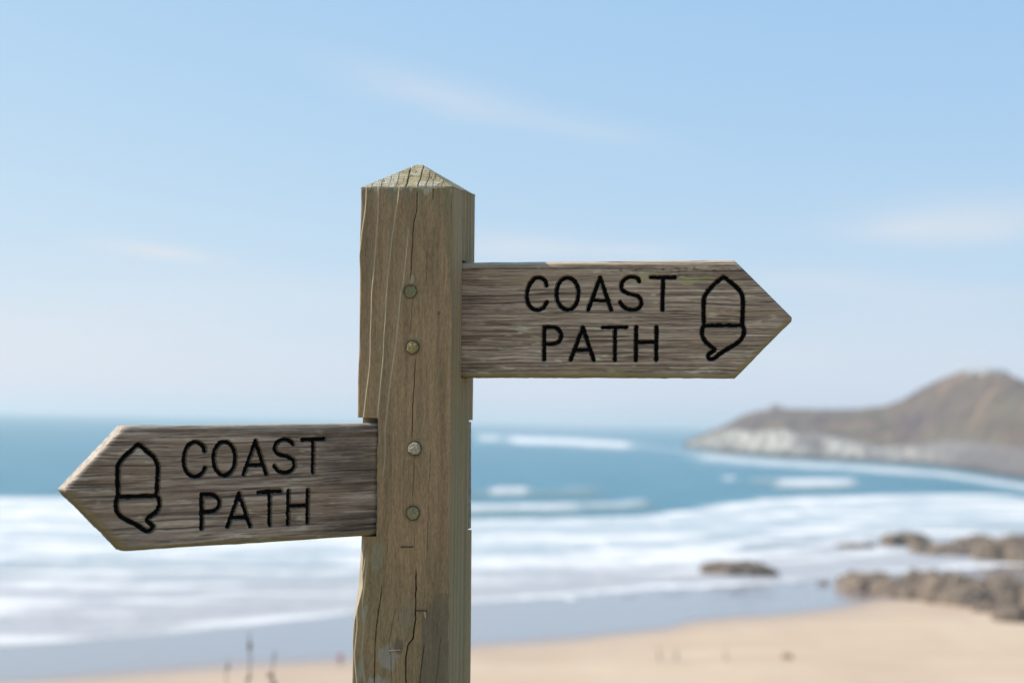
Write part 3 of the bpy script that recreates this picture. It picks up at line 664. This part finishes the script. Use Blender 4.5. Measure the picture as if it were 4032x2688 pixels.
def ztop(x, y):
    a, b = x / PW, y / PW
    return (-.0018 * (1 - a) - .0025 * a) * (1 - b) + (.005 * (1 - a) + .0047 * a) * b
def build_post():
    xf = np.linspace(0, PW, 201); yr = np.linspace(0, PW, 181)[1:]; xb = np.linspace(PW, 0, 41)[1:]; yl = np.linspace(PW, 0, 121)[1:-1]
    px = np.concatenate([xf, np.full(len(yr), PW), xb, np.zeros(len(yl))]); py = np.concatenate([np.zeros(len(xf)), yr, np.full(len(xb), PW), yl])
    face = np.concatenate([np.zeros(len(xf)), np.ones(len(yr)), np.full(len(xb), 2), np.full(len(yl), 3)]).astype(int)
    srt = proj(PO + EX * .1 + EY * .05 + EZ * 0)  # noqa
    # slot heights on the right face from the upper board
    zs = [0.0]
    zR1, zR0 = RB_TOP + .0025, RB_BOT - .0008
    zz = np.concatenate([np.arange(0, -.56, -.001), np.arange(-.56, Z_BOT, -.03), [Z_BOT]])
    for q in (SL_T, SL_B, zR1, zR0): zz = np.concatenate([zz[np.abs(zz - q) > .0006], [q + 5e-5, q - 5e-5]])
    zz = np.sort(zz)[::-1]
    X = np.tile(px, (len(zz), 1)); Y = np.tile(py, (len(zz), 1)); Z = np.tile(zz[:, None], (1, len(px)))
    F = np.tile(face, (len(zz), 1))
    Xo, Yo = X.copy(), Y.copy(); C = np.zeros(X.shape + (3,))
    i0 = face == 0; h, c = front_relief(X[:, i0], Z[:, i0])
    r = .0022 * (1 + .5 * vn(Z[:, i0] / .015, Z[:, i0] * 0, 260)); d = np.minimum(X[:, i0], PW - X[:, i0])
    Yo[:, i0] -= h - rnd_edge(d, r); C[:, i0] = c
    for f, co, sd in ((1, Y, 300), (2, X, 320), (3, Y, 340)):
        m = face == f; h, c = side_relief(co[:, m], Z[:, m], sd); d = np.minimum(co[:, m], PW - co[:, m]); h = h - rnd_edge(d, .0022)
        if f == 1:
            yc = .064 + .002 * vn(Z[:, m] / .03, Z[:, m] * 0, 305); k = np.clip(1.3 - np.abs(co[:, m] - yc) / .0006, 0, 1) * (Z[:, m] > zR1 - .01)
            h = h - k * .004; c = mix(c, (.03, .026, .02), .9 * np.clip(k, 0, 1))
            k2 = np.exp(-((co[:, m] - .017) / .002) ** 2 - ((Z[:, m] + .10 + .018) / .014) ** 2) * sst(-.1, .5, vn(co[:, m] / .001, Z[:, m] / .004, 306))
            h = h - .0015 * k2; c = mix(c, (.06, .035, .025), .8 * k2); Xo[:, m] += h
            c = mix(c, (.20, .175, .09), .4 * (1 - sst(-.26, -.16, Z[:, m])))
        elif f == 2: Yo[:, m] += h
        else: Xo[:, m] -= h; c = mix(c, (.40, .33, .235), .6)  # left face made paler, sunlight put into its colour
        C[:, m] = c
    m3 = F == 3; Yo = np.where(m3, np.maximum(Yo, np.where(Y < .03, arris(Z) * 1.15 + .0016 + Y * .3, 0)), Yo); C = np.where((m3 & (Y < .02))[..., None], np.array([.46, .385, .275]), C)  # sunlit cream also painted on the left face beside the front corner
    # mortise of the upper board in the right face
    m = (F == 1) & (Y > YS0 - .0012) & (Y < YS1 + .0012) & (Z < zR1) & (Z > zR0)
    Xo = np.where(m, PW - .034, Xo)
    # mortise of the lower board: it cuts away the front left corner and leaves by the back right one
    sl = (Z < SL_T) & (Z > SL_B)
    wv_ = .0008 * vn(Z / .018, Z * 0, 270) + .0005 * vn(Z / .006, Z * 0, 271)
    m = sl & (F == 0) & (X < XC + wv_); t = np.where(m, (XC + wv_ - X) / XC, 0)
    Xo = np.where(m, XC + wv_ + .040 * t, Xo); Yo = np.where(m, .001 + .052 * t, Yo)
    m = sl & (F == 3) & (Y < .018); t = np.where(m, Y / .018, 0); Xo = np.where(m, (XC + .040) * (1 - t), Xo); Yo = np.where(m, .053 * (1 - t) + .018 * t, Yo)
    sl = (Z < SL_T - .0008) & (Z > SL_B + .0035); m = sl & (F == 1) & (Y > .082); t = np.where(m, (Y - .082) / (PW - .082), 0); Xo = np.where(m, PW - .05 * t, Xo); Yo = np.where(m, .082 - .03 * t, Yo)
    m = sl & (F == 2) & (X > .074); t = np.where(m, (X - .074) / (PW - .074), 0); Xo = np.where(m, .074 - .024 * t, Xo); Yo = np.where(m, PW - .048 * t, Yo)
    # the left edge swells outward below the lower board
    za, zb_ = SL_B, on_front(1400, 2450)[1]
    off = np.where(Z < SL_B, .0042 * (1 - sst(0, 1, (za - Z) / (za - zb_))) - .0016 * sst(0, 1, (za - Z) / (za - zb_)), .0006 * vn(Z / .05, Z * 0, 272))
    Xo = Xo + off * np.clip(1 - Xo / .03, 0, 1) * (~((Z < SL_T) & (Z > SL_B)))
    Zo = Z + ztop(Xo, Yo) * sst(-.06, 0, Z) + np.where(Z > -.0005, .0010 * vn(Xo / .006, Yo / .006, 275) - .0006, 0)
    V = pw(Xo, Yo, Zo).reshape(-1, 3); n = len(px)
    Cc = C.reshape(-1, 3); Q = grid_faces(len(zz), n)
    i = np.arange(len(zz) - 1) * n; Q = np.concatenate([Q, np.stack([i + n - 1, i, i + n, i + 2 * n - 1], -1)])[:, ::-1]
    # four-sided cap of end grain
    k = 161; g = np.linspace(-.0003, PW + .0003, k); Xc, Yc = np.meshgrid(g, g)
    a = np.clip(1 - np.maximum(np.abs(Xc - .05), np.abs(Yc - .05)) / .05, 0, 1)
    zc = .0308 * np.minimum(a, .93 + .02 * vn(Xc / .004, Yc / .004, 281)) + ztop(Xc, Yc) - .0008
    row = (Yc / .0037 + .35 * vn(Xc / .03, Yc / .02, 282)); fr = row - np.floor(row)
    chk = np.zeros_like(Xc); cdk = np.zeros_like(Xc)
    for x0, w, dp in ((.049, .00055, .004), (.0626, .0005, .003), (.0226, .00035, .0015), (.0387, .0003, .0012), (.0715, .0004, .0018), (.078, .0003, .0012), (.0125, .0003, .001), (.031, .00025, .0008), (.088, .0003, .001)):
        x1 = x0 - .0075
        xl = x0 + (x1 - x0) * np.clip(Yc / .05, 0, 1) + .0009 * vn(Yc / .008, Yc * 0 + x0 * 90, 283); mk = np.clip(1.4 - np.abs(Xc - xl) / w, 0, 1)
        chk += mk * dp; cdk = np.maximum(cdk, mk)
    short = (vn(Xc / .0022 + np.floor(row) * 7.7, np.floor(row) * 3.3, 284) > .78) * 1.0
    zc = zc - .0007 * sst(.62, 1, fr) - chk * sst(0, .002, Yc) - .0006 * short + .0003 * vn(Xc / .0012, Yc / .0012, 285) * sst(0, .1, a)
    zc = zc - .0006 * (a < .02)
    cc = mix((.30, .255, .165), (.42, .365, .245), sst(-.6, .6, fbm(Xc / .012, Yc / .009, 3, 286)))
    lich = sst(-.05, .5, fbm(Xc / .013, Yc / .009, 3, 287) + .7 * (Xc < .035) * (Yc < .03) + .5 * (Yc < .010) * (Xc > .06) - .15)
    cc = mix(cc * np.array([1.12, 1.0, .80]), (.58, .51, .37), .70 * lich); cc = mix(cc, (.19, .16, .105), .55 * sst(.65, .95, fr)); cc = mix(cc, (.06, .05, .035), .75 * np.clip(cdk + .6 * short, 0, 1))
    Vc = pw(Xc, Yc, zc).reshape(-1, 3)
    Q2 = grid_faces(k, k, len(V))
    return mesh_np('post', np.concatenate([V, Vc]), np.concatenate([Q, Q2]), m_wood, signpost, cols=np.concatenate([Cc, cc.reshape(-1, 3)]))

# ------------------------------------------------------------------ finger boards
def cr(pts, n=10, closed=False):
    P = [np.array(p, float) for p in pts]
    Q = [P[-1]] + P + [P[0], P[1]] if closed else [2 * P[0] - P[1]] + P + [2 * P[-1] - P[-2]]
    out = []
    for i in range(1, len(Q) - 2):
        for k in range(n):
            t = k / n; a, b, c, d = Q[i - 1], Q[i], Q[i + 1], Q[i + 2]
            out.append(.5 * (2 * b + (c - a) * t + (2 * a - 5 * b + 4 * c - d) * t * t + (3 * b - 3 * c + d - a) * t ** 3))
    out.append(Q[-2]); return out
def ell(cx, cy, rx, ry): return [(cx + rx * math.sin(a), cy - ry * math.cos(a)) for a in np.linspace(0, 2 * math.pi, 41)]

class Board:
    def __init__(s, right, hb, X, Y, Z, yaw, rl, L, tip, th, s0f, s0b, seed):
        c, q = math.cos(yaw), math.sin(yaw)
        d = np.array([c if right else -c, -q, 0]); s.d = d * math.cos(rl) + np.array([0, 0, math.sin(rl)])
        n = np.array([-q if right else q, -c, 0.0]); s.n = n
        u = np.cross(n, s.d); s.u = u * np.sign(u[2]); s.o = EYE + np.array([X, Y, Z])
        s.hb, s.L, s.tip, s.th, s.s0f, s.s0b, s.seed, s.right = hb, L, tip, th, s0f, s0b, seed, right
    def px(s, u, v):
        r = ray(u, v); q = np.linalg.solve(np.stack([s.d, s.u, -r], 1), EYE - s.o); return np.array([q[0], q[1]])
    def W(s, a, t, n):
        return s.o + np.asarray(a)[..., None] * s.d + np.asarray(t)[..., None] * s.u + np.asarray(n)[..., None] * s.n
    def build(s, glyphs, label):
        sd, hb = s.seed, s.hb
        nt, na = int(hb / .0005), int((s.L + s.tip - s.s0f) / .00052)
        tt = np.linspace(hb / 2, -hb / 2, nt); A, T = np.meshgrid(np.linspace(0, 1, na), tt)
        smax = s.L + s.tip * (1 - np.abs(T) / (hb / 2)); smax = np.minimum(smax, s.L + s.tip - .0012)
        S = s.s0f + A * (smax - s.s0f)
        # hand-cut edges wander a little
        T = T + (np.abs(T) / (hb / 2)) ** 6 * (.0004 * vn(S / .05, np.sign(T), sd) + .00016 * vn(S / .012, np.sign(T), sd + 1))
        cb = (hb / 2) / math.hypot(hb / 2, s.tip)
        dt, db, de = hb / 2 - T, hb / 2 + T, (smax - S) * cb
        # grain
        Tw = T + .0016 * vn(S / .09, T / .02, sd + 2) + .0006 * vn(S / .03, T / .008, sd + 3)
        g1 = vn(S / .055, Tw / .0011, sd + 4); g2 = vn(S / .022, Tw / .0008, sd + 5); g3 = vn(S / .055, Tw / .0026, sd + 6); g5 = vn(S / .13, Tw / .0017, sd + 9)
        g4 = vn(S / .006, Tw / .0006, sd + 8)
        pt = fbm(S / .05, Tw / .010, 4, sd + 7)
        g6 = vn(S / .28, Tw / .0022, sd + 11); g7 = vn(S / .045, Tw / .0021, sd + 23); tone = .40 * g1 + .34 * g2 + .06 * g3 + .20 * g4 + .30 * g5 + .16 * g6 + .26 * g7
        c = mix((.135, .100, .073), (.318, .252, .196), sst(-.62, .50, tone + .14 * pt))
        c = mix(c, (.42, .345, .275), .75 * sst(.30, .75, tone + .15 * pt))
        c = mix(c, (.26, .185, .12), .5 * sst(.1, .6, fbm(S / .07, Tw / .014, 3, sd + 10)))
        lich = sst(.40, .72, fbm(S / .020, Tw / .0042, 3, sd + 12) + .12 * (T < -hb * .30) + .06 * g2)
        c = mix(c, (.48, .45, .34), .55 * lich)
        if s.right:
            yel = sst(.25, .6, fbm(S / .02, Tw / .006, 3, sd + 13) + .3 * np.exp(-((S - .22) / .05) ** 2 - ((T - .043) / .010) ** 2) * 2 - .25); c = mix(c, (.30, .30, .13), .55 * yel)
            dark_fleck = sst(.2, .6, vn(S / .004, Tw / .0009, sd + 15)) * np.exp(-((T - .051) / .003) ** 2) * sst(.10, .2, S); c = mix(c, (.03, .027, .02), .7 * dark_fleck)  # dark flecks in a band below the top edge
            dk = np.exp(-((S - .012) / .016) ** 2 - ((T - .019) / .004) ** 2); c = mix(c, (.05, .037, .027), .75 * dk * sst(-.4, .4, g1 + g2))
        else:
            dk = sst(-.35, .5, fbm(S / .05, Tw / .010, 3, sd + 14) + .2) * (1 - sst(.03, .10, S)); c = mix(c, (.055, .042, .032), .62 * dk * sst(.0, .02, S + hb * .1))
            dk = np.exp(-((T - .047) / .004) ** 2) * (1 - sst(.02, .14, S)); c = mix(c, (.05, .035, .026), .6 * dk)
        chk = np.maximum(sst(.62, .85, vn(S / .14, Tw / .0015, sd + 16)), .8 * sst(.66, .85, vn(S / .045, Tw / .0012, sd + 19))); c = mix(c, (.045, .033, .024), .7 * chk)
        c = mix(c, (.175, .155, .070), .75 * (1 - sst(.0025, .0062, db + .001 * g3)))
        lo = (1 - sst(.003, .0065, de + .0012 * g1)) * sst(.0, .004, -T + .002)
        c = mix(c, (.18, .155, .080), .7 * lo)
        c = mix(c, (.42, .35, .265), .75 * (1 - sst(.002, .005, dt + .0012 * g3)) * (1 - .6 * sst(0, .5, g2)))  # top edge painted pale, a sunlit line put into the wood colour
        c = c * (np.array([1.54, 1.38, 1.22]) if s.right else np.array([1.28, 1.15, 1.04]))
        h = .00022 * tone - .0006 * chk + .0004 * pt
        rt_, rb_, re_ = .0042 + .0012 * vn(S / .04, S * 0, sd + 17), .0042, (.003 if s.right else .0045)
        rq = .0056 * (1 + .35 * vn(S / .05, S * 0, sd + 18)); h = h - .62 * np.clip(rq - dt, 0, None) ** 2 / rq - rnd_edge(dt, .0012) - rnd_edge(db, rb_) - rnd_edge(de, re_)
        top_wear = np.exp(-(dt / .003) ** 2); h = h - top_wear * .0012 * sst(-.2, .6, g3 + .5 * g1)
        # grooves of the carved letters
        gid = np.full(S.shape, -1); depth = np.zeros_like(S)
        for gi, (nm, strokes, hw) in enumerate(glyphs):
            dist = np.full(S.shape, 1.0)
            for st in strokes:
                P = np.array([s.px(*q) for q in st]); lo_, hi_ = P.min(0) - .006, P.max(0) + .006
                i = np.where((S > lo_[0]) & (S < hi_[0]) & (T > lo_[1]) & (T < hi_[1])); q = np.stack([S[i], T[i]], -1); best = np.full(len(q), 1.0)
                for a, b in zip(P[:-1], P[1:]):
                    ab = b - a; k = np.clip(((q - a) @ ab) / max(ab @ ab, 1e-12), 0, 1); best = np.minimum(best, np.linalg.norm(q - a - k[:, None] * ab, axis=1))
                dist[i] = np.minimum(dist[i], best)
            dist = dist + .00030 * vn(S / .0030, T / .0009, sd + 20) + .00026 * vn(S / .004, T / .0022, sd + 21) + .00035 * np.clip(vn(S / .005, T / .0012, sd + 22), 0, 1)
            m = dist < hw - .00005; gid = np.where(m, gi, gid); hg = hw + .0005; depth = np.where(dist < hg, .0042 * np.sqrt(np.clip(1 - (dist / hg) ** 2, 0, 1)), depth)
            c = mix(c, (.13, .095, .062), .75 * ((dist < hg) & ~m))
            halo = np.exp(-np.clip(dist - hw, 0, None) / .0005) * (dist >= hw); c = mix(c, (.24, .19, .13), .28 * halo); h = h - .0002 * halo
        h = h - depth
        V = s.W(S, T, h).reshape(-1, 3) - BASE
        Q = grid_faces(nt, na); gq = gid.ravel()[Q]; cnt = (gq >= 0).sum(1); own = np.where(cnt >= 3, gq.max(1), -1)
        cf = c.reshape(-1, 3)
        # rim and back
        top = np.arange(na); right = np.arange(1, nt) * na + na - 1; bot = (nt - 1) * na + np.arange(na - 2, -1, -1); left = np.arange(nt - 2, 0, -1) * na
        loop = np.concatenate([top, right, bot, left]); Sl, Tl, hl, Al = S.ravel()[loop], T.ravel()[loop], h.ravel()[loop], A.ravel()[loop]
        nl = len(loop); base = len(V); Vs, Cs, Fs = [V], [cf], [Q[own < 0]]
        prev = loop; fk = [.14, .28, .42, .56, .70, .84, .96, 1.0]
        peri = np.arange(nl) * .0005
        endcut = np.zeros(nl, bool); endcut[na:na + len(right)] = True; startc = np.zeros(nl, bool); startc[na + len(right) + len(bot):] = True
        for j, f in enumerate(fk):
            out = .00022 * vn(peri / .006, np.full(nl, f * 5), sd + 30) + (.00035 * vn(peri / .0022, np.full(nl, f * 9), sd + 31) if not s.right else 0) * endcut
            ins = .0012 if f == 1.0 else 0
            sgn = np.sign(Tl); S2 = Sl + (s.s0b - s.s0f) * f * (1 - Al) ** 6 + np.where(endcut, out * cb - ins, 0); T2 = Tl + np.where(startc, 0, sgn * (out - ins))
            hn = np.minimum(hl, 0) * (1 - f) - s.th * f * (1 - (0 if s.right else .572) * (1 - Al) ** 6)
            Vs.append(s.W(S2, T2, hn) - BASE)
            lines = vn(peri / .012, np.full(nl, f * 14), sd + 32)
            ct = mix((.50, .425, .33), (.33, .27, .205), sst(-.5, .5, lines)); ct = mix(ct, (.14, .125, .06), (.85 * ((Tl < 0) & ~startc)))  # weathered top rim with sunlit cream in its colour, olive underside
            ce = mix((.58, .49, .39), (.38, .31, .24), sst(-.5, .6, fbm(peri / .003, np.full(nl, f * 6), 3, sd + 33)))  # rough end grain, raised toward sunlit cream
            up_end = endcut & (Tl > 0); ct = np.where(up_end[:, None], ce, ct); ct = np.where((endcut & (Tl <= 0))[:, None], mix(ce * .55, (.15, .13, .065), np.full(nl, .65)), ct)  # upper end cut keeps the painted sunlit tone, lower one darker and olive
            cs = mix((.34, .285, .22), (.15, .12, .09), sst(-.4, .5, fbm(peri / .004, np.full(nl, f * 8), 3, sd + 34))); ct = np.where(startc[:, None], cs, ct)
            Cs.append(ct)
            cur = base + j * nl + np.arange(nl); Fs.append(np.stack([prev, np.roll(prev, -1), np.roll(cur, -1), cur], -1)); prev = cur
        cen = base + len(fk) * nl; Vs.append((s.W(np.array([s.L * .5]), np.array([0.0]), np.array([-s.th])) - BASE)); Cs.append(np.array([[.2, .16, .12]]))
        Fs.append(np.stack([prev, np.roll(prev, -1), np.full(nl, cen), np.full(nl, cen)], -1))
        quads = np.concatenate(Fs[:-1]); tri = Fs[-1][:, :3]
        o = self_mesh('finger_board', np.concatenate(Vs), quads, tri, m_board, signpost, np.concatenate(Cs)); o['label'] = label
        for gi, (nm, strokes, hw) in enumerate(glyphs):
            fq = Q[own == gi]
            idx, inv = np.unique(fq, return_inverse=True)
            kind = 'acorn_emblem' if nm == 'acorn' else 'letter'
            lo_ = mesh_np(kind, V[idx], inv.reshape(-1, 4), m_paint, o)
            lo_['label'] = 'black carved acorn emblem on the board tip' if nm == 'acorn' else 'black carved letter ' + nm
        return o
def self_mesh(name, V, quads, tri, mat, parent, cols):
    me = bpy.data.meshes.new(name); nq, n3 = len(quads), len(tri)
    me.vertices.add(len(V)); me.vertices.foreach_set('co', np.asarray(V, np.float32).ravel())
    me.loops.add(nq * 4 + n3 * 3); me.loops.foreach_set('vertex_index', np.concatenate([quads.ravel(), tri.ravel()]).astype(np.int32))
    me.polygons.add(nq + n3); me.polygons.foreach_set('loop_start', np.concatenate([np.arange(nq) * 4, nq * 4 + np.arange(n3) * 3]).astype(np.int32))
    me.polygons.foreach_set('loop_total', np.concatenate([np.full(nq, 4), np.full(n3, 3)]).astype(np.int32)); me.update(calc_edges=True)
    at = me.attributes.new('col', 'FLOAT_COLOR', 'POINT'); c4 = np.ones((len(V), 4), np.float32); c4[:, :3] = np.clip(cols, 0, 1); at.data.foreach_set('color', c4.ravel())
    me.polygons.foreach_set('use_smooth', np.zeros(nq + n3, bool)); me.materials.append(mat); me.validate()
    o = bpy.data.objects.new(name, me); COL.objects.link(o); o.parent = parent
    return o

# strokes as read from enlarged crops of the photograph
def c5(p): return 1780 + .34432 * p[0], 980 + .34432 * p[1]
def c6(p): return 2440 + .34436 * p[0], 980 + .34436 * p[1]
def c7(p): return 220 + .35714 * p[0], 1640 + .35714 * p[1]
def c8(p): return 840 + .35714 * p[0], 1640 + .35714 * p[1]
def G(nm, f, *st, hw=.0022): return (nm, [[f(p) for p in q] for q in st], hw)
R_GL = [G('C', c5, cr([(1075, 415), (1068, 375), (1038, 342), (990, 325), (935, 343), (887, 400), (857, 480), (853, 560), (875, 635), (920, 682), (970, 694), (1020, 684), (1055, 650), (1080, 605)])),
        G('O', c5, ell(1318, 509, 127, 183)),
        G('A', c5, [(1692, 325), (1555, 693)], [(1692, 325), (1815, 693)], [(1612, 585), (1785, 585)]),
        G('S', c6, cr([(222, 368), (205, 335), (150, 316), (90, 325), (42, 360), (16, 420), (32, 470), (90, 505), (150, 520), (207, 540), (240, 582), (244, 630), (218, 672), (160, 693), (90, 686), (35, 650), (5, 608)])),
        G('T', c6, [(358, 323), (630, 322)], [(495, 330), (487, 690)]),
        G('P', c5, [(1052, 893), (1050, 1263)], cr([(1052, 893), (1100, 893), (1165, 896), (1215, 918), (1243, 970), (1235, 1030), (1200, 1068), (1130, 1084), (1070, 1082)])),
        G('A', c5, [(1492, 893), (1355, 1265)], [(1492, 893), (1617, 1265)], [(1425, 1152), (1570, 1150)]),
        G('T', c5, [(1726, 895), (1992, 893)], [(1860, 900), (1860, 1263)]),
        G('H', c6, [(187, 892), (182, 1265)], [(420, 892), (415, 1268)], [(190, 1062), (415, 1062)]),
        G('acorn', c6, cr([(965, 872), (960, 780), (958, 650), (970, 545), (1020, 465), (1100, 385), (1170, 330), (1188, 320)]), cr([(1188, 320), (1210, 333), (1265, 375), (1340, 440), (1395, 512), (1410, 595), (1406, 720), (1400, 872)]),
          [(962, 873), (1405, 872)], cr([(962, 873), (942, 920), (946, 990), (977, 1052), (1040, 1110), (1082, 1145), (1062, 1172), (1017, 1202), (1018, 1245), (1050, 1260), (1088, 1240), (1200, 1158), (1320, 1090), (1398, 1015), (1421, 930), (1404, 872)]), hw=.00225)]
def s7(*p): return [(a - 1736, b) for a, b in p]
L_GL = [G('C', c8, cr(s7((1645, 375), (1633, 330), (1600, 297), (1545, 281), (1482, 302), (1437, 365), (1416, 450), (1421, 530), (1448, 605), (1490, 645), (1540, 658), (1590, 645), (1625, 610), (1650, 562)))),
        G('O', c8, ell(128, 459, 120, 186)),
        G('A', c8, [(470, 265), (340, 633)], [(470, 265), (590, 628)], [(405, 531), (545, 529)]),
        G('S', c8, cr([(880, 300), (858, 270), (800, 252), (742, 260), (697, 300), (684, 350), (706, 395), (760, 424), (830, 442), (880, 472), (898, 520), (884, 573), (840, 606), (780, 615), (722, 594), (676, 545)])),
        G('T', c8, [(985, 252), (1223, 244)], [(1105, 256), (1102, 608)]),
        G('P', c8, [(-124, 857), (-124, 1232)], cr([(-124, 857), (-70, 854), (-12, 856), (40, 880), (73, 930), (65, 985), (33, 1024), (-30, 1044), (-110, 1054)])),
        G('A', c8, [(288, 842), (162, 1213)], [(288, 842), (413, 1203)], [(225, 1110), (360, 1106)]),
        G('T', c8, [(502, 832), (748, 820)], [(625, 838), (625, 1188)]),
        G('H', c8, [(833, 817), (828, 1178)], [(1047, 807), (1042, 1163)], [(840, 985), (1040, 975)]),
        G('acorn', c7, cr([(692, 885), (690, 780), (686, 650), (696, 535), (742, 460), (840, 370), (895, 318), (915, 305)]), cr([(915, 305), (940, 318), (1000, 370), (1080, 440), (1125, 522), (1130, 600), (1122, 750), (1115, 872)]),
          [(692, 885), (1117, 871)], cr([(692, 885), (671, 940), (676, 1030), (716, 1090), (800, 1145), (900, 1192), (980, 1245), (1025, 1263), (1065, 1235), (1072, 1195), (1032, 1165), (1010, 1140), (1040, 1105), (1110, 1050), (1144, 980), (1144, 915), (1117, 871)]), hw=.00225)]
RB = Board(True, .1217, -.0544, 1.5053, .1063, .1722, .0117, .2862, .0593, .0245, -.028, -.028, 400)
LB = Board(False, .1158, -.1376, 1.4781, -.0630, .6113, -.0262, .2656, .0569, .025, -.1135, -.1248, 500)
def post_z(P): return float(np.linalg.solve(np.stack([EX, EY, EZ], 1), P - PO)[2])
RB_TOP = post_z(RB.o + RB.u * RB.hb / 2); RB_BOT = post_z(RB.o - RB.u * RB.hb / 2)
_lc = np.linalg.solve(np.stack([EX, EY, EZ], 1), RB.o - PO); YS0 = _lc[1] - .0006; YS1 = YS0 + .0262
build_post()
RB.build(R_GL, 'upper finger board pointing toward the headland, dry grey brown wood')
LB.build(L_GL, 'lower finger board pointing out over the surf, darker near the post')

# ------------------------------------------------------------------ pegs, staples, splinter
def wood_mat(name, a, b):
    m, n, l, bs = new_mat(name); t = noise_node(n, l, 420, 5, .7)
    l.new(ramp(n, l, t.outputs['Fac'], [(.32, a), (.68, b)]).outputs[0], bs.inputs['Base Color']); bs.inputs['Roughness'].default_value = .85; bump(n, l, bs, t.outputs['Fac'], .0008, .9); return m
peg_cols = [((.15, .12, .05), (.30, .25, .12)), ((.15, .11, .03), (.42, .32, .12)), ((.26, .19, .12), (.56, .45, .31)), ((.17, .13, .05), (.38, .31, .15))]  # third peg paler than the others
peg_lab = ['flush green-stained peg head', 'olive mossy peg head', 'pale beige peg head', 'grey-green peg head']
for k, ((u, v, r, p), (px, pz)) in enumerate(zip(PEGS, peg_xz)):
    nr, ns = 14, 40; Vp = []
    rr = [(1.0, -.004), (1.0, p * .45), (.985, p * .72), (.94, p * .9)] + [(q, p + .0006 * (1 - q * q)) for q in np.linspace(.86, .06, nr)]
    for q, hh in rr:
        for a in np.linspace(0, 2 * math.pi, ns, endpoint=False):
            wob = 1 + .035 * math.sin(a * 3 + k * 2) * q + .02 * math.sin(a * 7 + k)
            x, z = q * r * wob * math.cos(a), q * r * wob * math.sin(a)
            nn = float(vn(x / .0012, z / .0012, 600 + k)) * .00038 + float(vn(x / .003, z / .003, 610 + k)) * .0003
            hh2 = hh + (nn if q < .99 else 0) - (z * .10 if q < .99 else 0)
            Vp.append(pw(px + x, -hh2, pz + z))
    nq = len(rr); i = np.arange(ns); F = [list(map(int, f)) for j in range(nq - 1) for f in np.stack([j * ns + i, j * ns + (i + 1) % ns, (j + 1) * ns + (i + 1) % ns, (j + 1) * ns + i], -1)]
    F.append(list(range((nq - 1) * ns, nq * ns)))
    o = mesh_np('peg', np.array(Vp), F, wood_mat('peg_wood', *peg_cols[k]), signpost); o['label'] = peg_lab[k]
m_rust = wood_mat('rusty_wire', (.03, .016, .012), (.13, .065, .04)); m_tan = wood_mat('fresh_wood', (.34, .21, .11), (.52, .36, .22)); m_steel = wood_mat('worn_wire', (.12, .085, .06), (.42, .33, .25))
for (a, b, mt, pr) in (((1579, 2152), (1626, 2152), m_rust, .0002), ((1637, 2402), (1679, 2403), m_rust, .0008), ((1537, 2559), (1579, 2557), m_steel, .0013)):
    A_, B_ = on_front(*a), on_front(*b); rw = .00058
    path = [(A_[0], .004, A_[1]), (A_[0], -pr, A_[1]), (A_[0] + .0006, -pr - .0005, A_[1]), (B_[0] - .0006, -pr - .0005, B_[1]), (B_[0], -pr, B_[1]), (B_[0], .004, B_[1])]
    Vp = []
    for j, q in enumerate(path):
        d = np.array(path[min(j + 1, 5)]) - np.array(path[max(j - 1, 0)]); d /= np.linalg.norm(d); e1 = np.array([0, 0, 1.0]); e2 = np.cross(d, e1)
        for a_ in np.linspace(0, 2 * math.pi, 6, endpoint=False):
            w = np.array(q) + rw * (math.cos(a_) * e1 + math.sin(a_) * e2); Vp.append(pw(w[0], w[1], w[2]))
    F = [[j * 6 + i, j * 6 + (i + 1) % 6, (j + 1) * 6 + (i + 1) % 6, (j + 1) * 6 + i] for j in range(5) for i in range(6)]
    mesh_np('staple', np.array(Vp), F, mt, signpost)
sx_, sz_ = on_front(1672, 2404); Vp = []
for j, (zz_, w_) in enumerate(((.001, .0007), (-.002, .0013), (-.005, .0012), (-.0078, .0002))):
    for a_ in np.linspace(0, 2 * math.pi, 6, endpoint=False): Vp.append(pw(sx_ + w_ * math.cos(a_) + .0004 * j, -.0006 - .0007 * math.sin(a_), sz_ + zz_))
mesh_np('splinter', np.array(Vp), [[j * 6 + i, j * 6 + (i + 1) % 6, (j + 1) * 6 + (i + 1) % 6, (j + 1) * 6 + i] for j in range(3) for i in range(6)], m_tan, signpost)

# ------------------------------------------------------------------ sea haze
def build_haze(density):
    x0, x1, y0, y1, za, zb_ = -140000, 140000, -1700, 61000, -6.0, 125.0
    V = [(x, y, z) for z in (za, zb_) for x, y in ((x0, y0), (x1, y0), (x1, y1), (x0, y1))]
    F = [[3, 2, 1, 0], [4, 5, 6, 7], [0, 1, 5, 4], [1, 2, 6, 5], [2, 3, 7, 6], [3, 0, 4, 7]]
    m = bpy.data.materials.new('sea_air'); m.use_nodes = True; n = m.node_tree.nodes; n.remove(n['Principled BSDF'])
    v = n.new('ShaderNodeVolumePrincipled'); v.inputs['Density'].default_value = density; v.inputs['Color'].default_value = (.84, .85, .83, 1); v.inputs['Anisotropy'].default_value = .25
    m.node_tree.links.new(v.outputs[0], n['Material Output'].inputs['Volume'])
    tag(mesh_np('haze', V, F, m), 'thin pale sea haze over the bay', 'haze', kind='stuff')
HAZE = 1.3e-4
if HAZE: build_haze(HAZE)
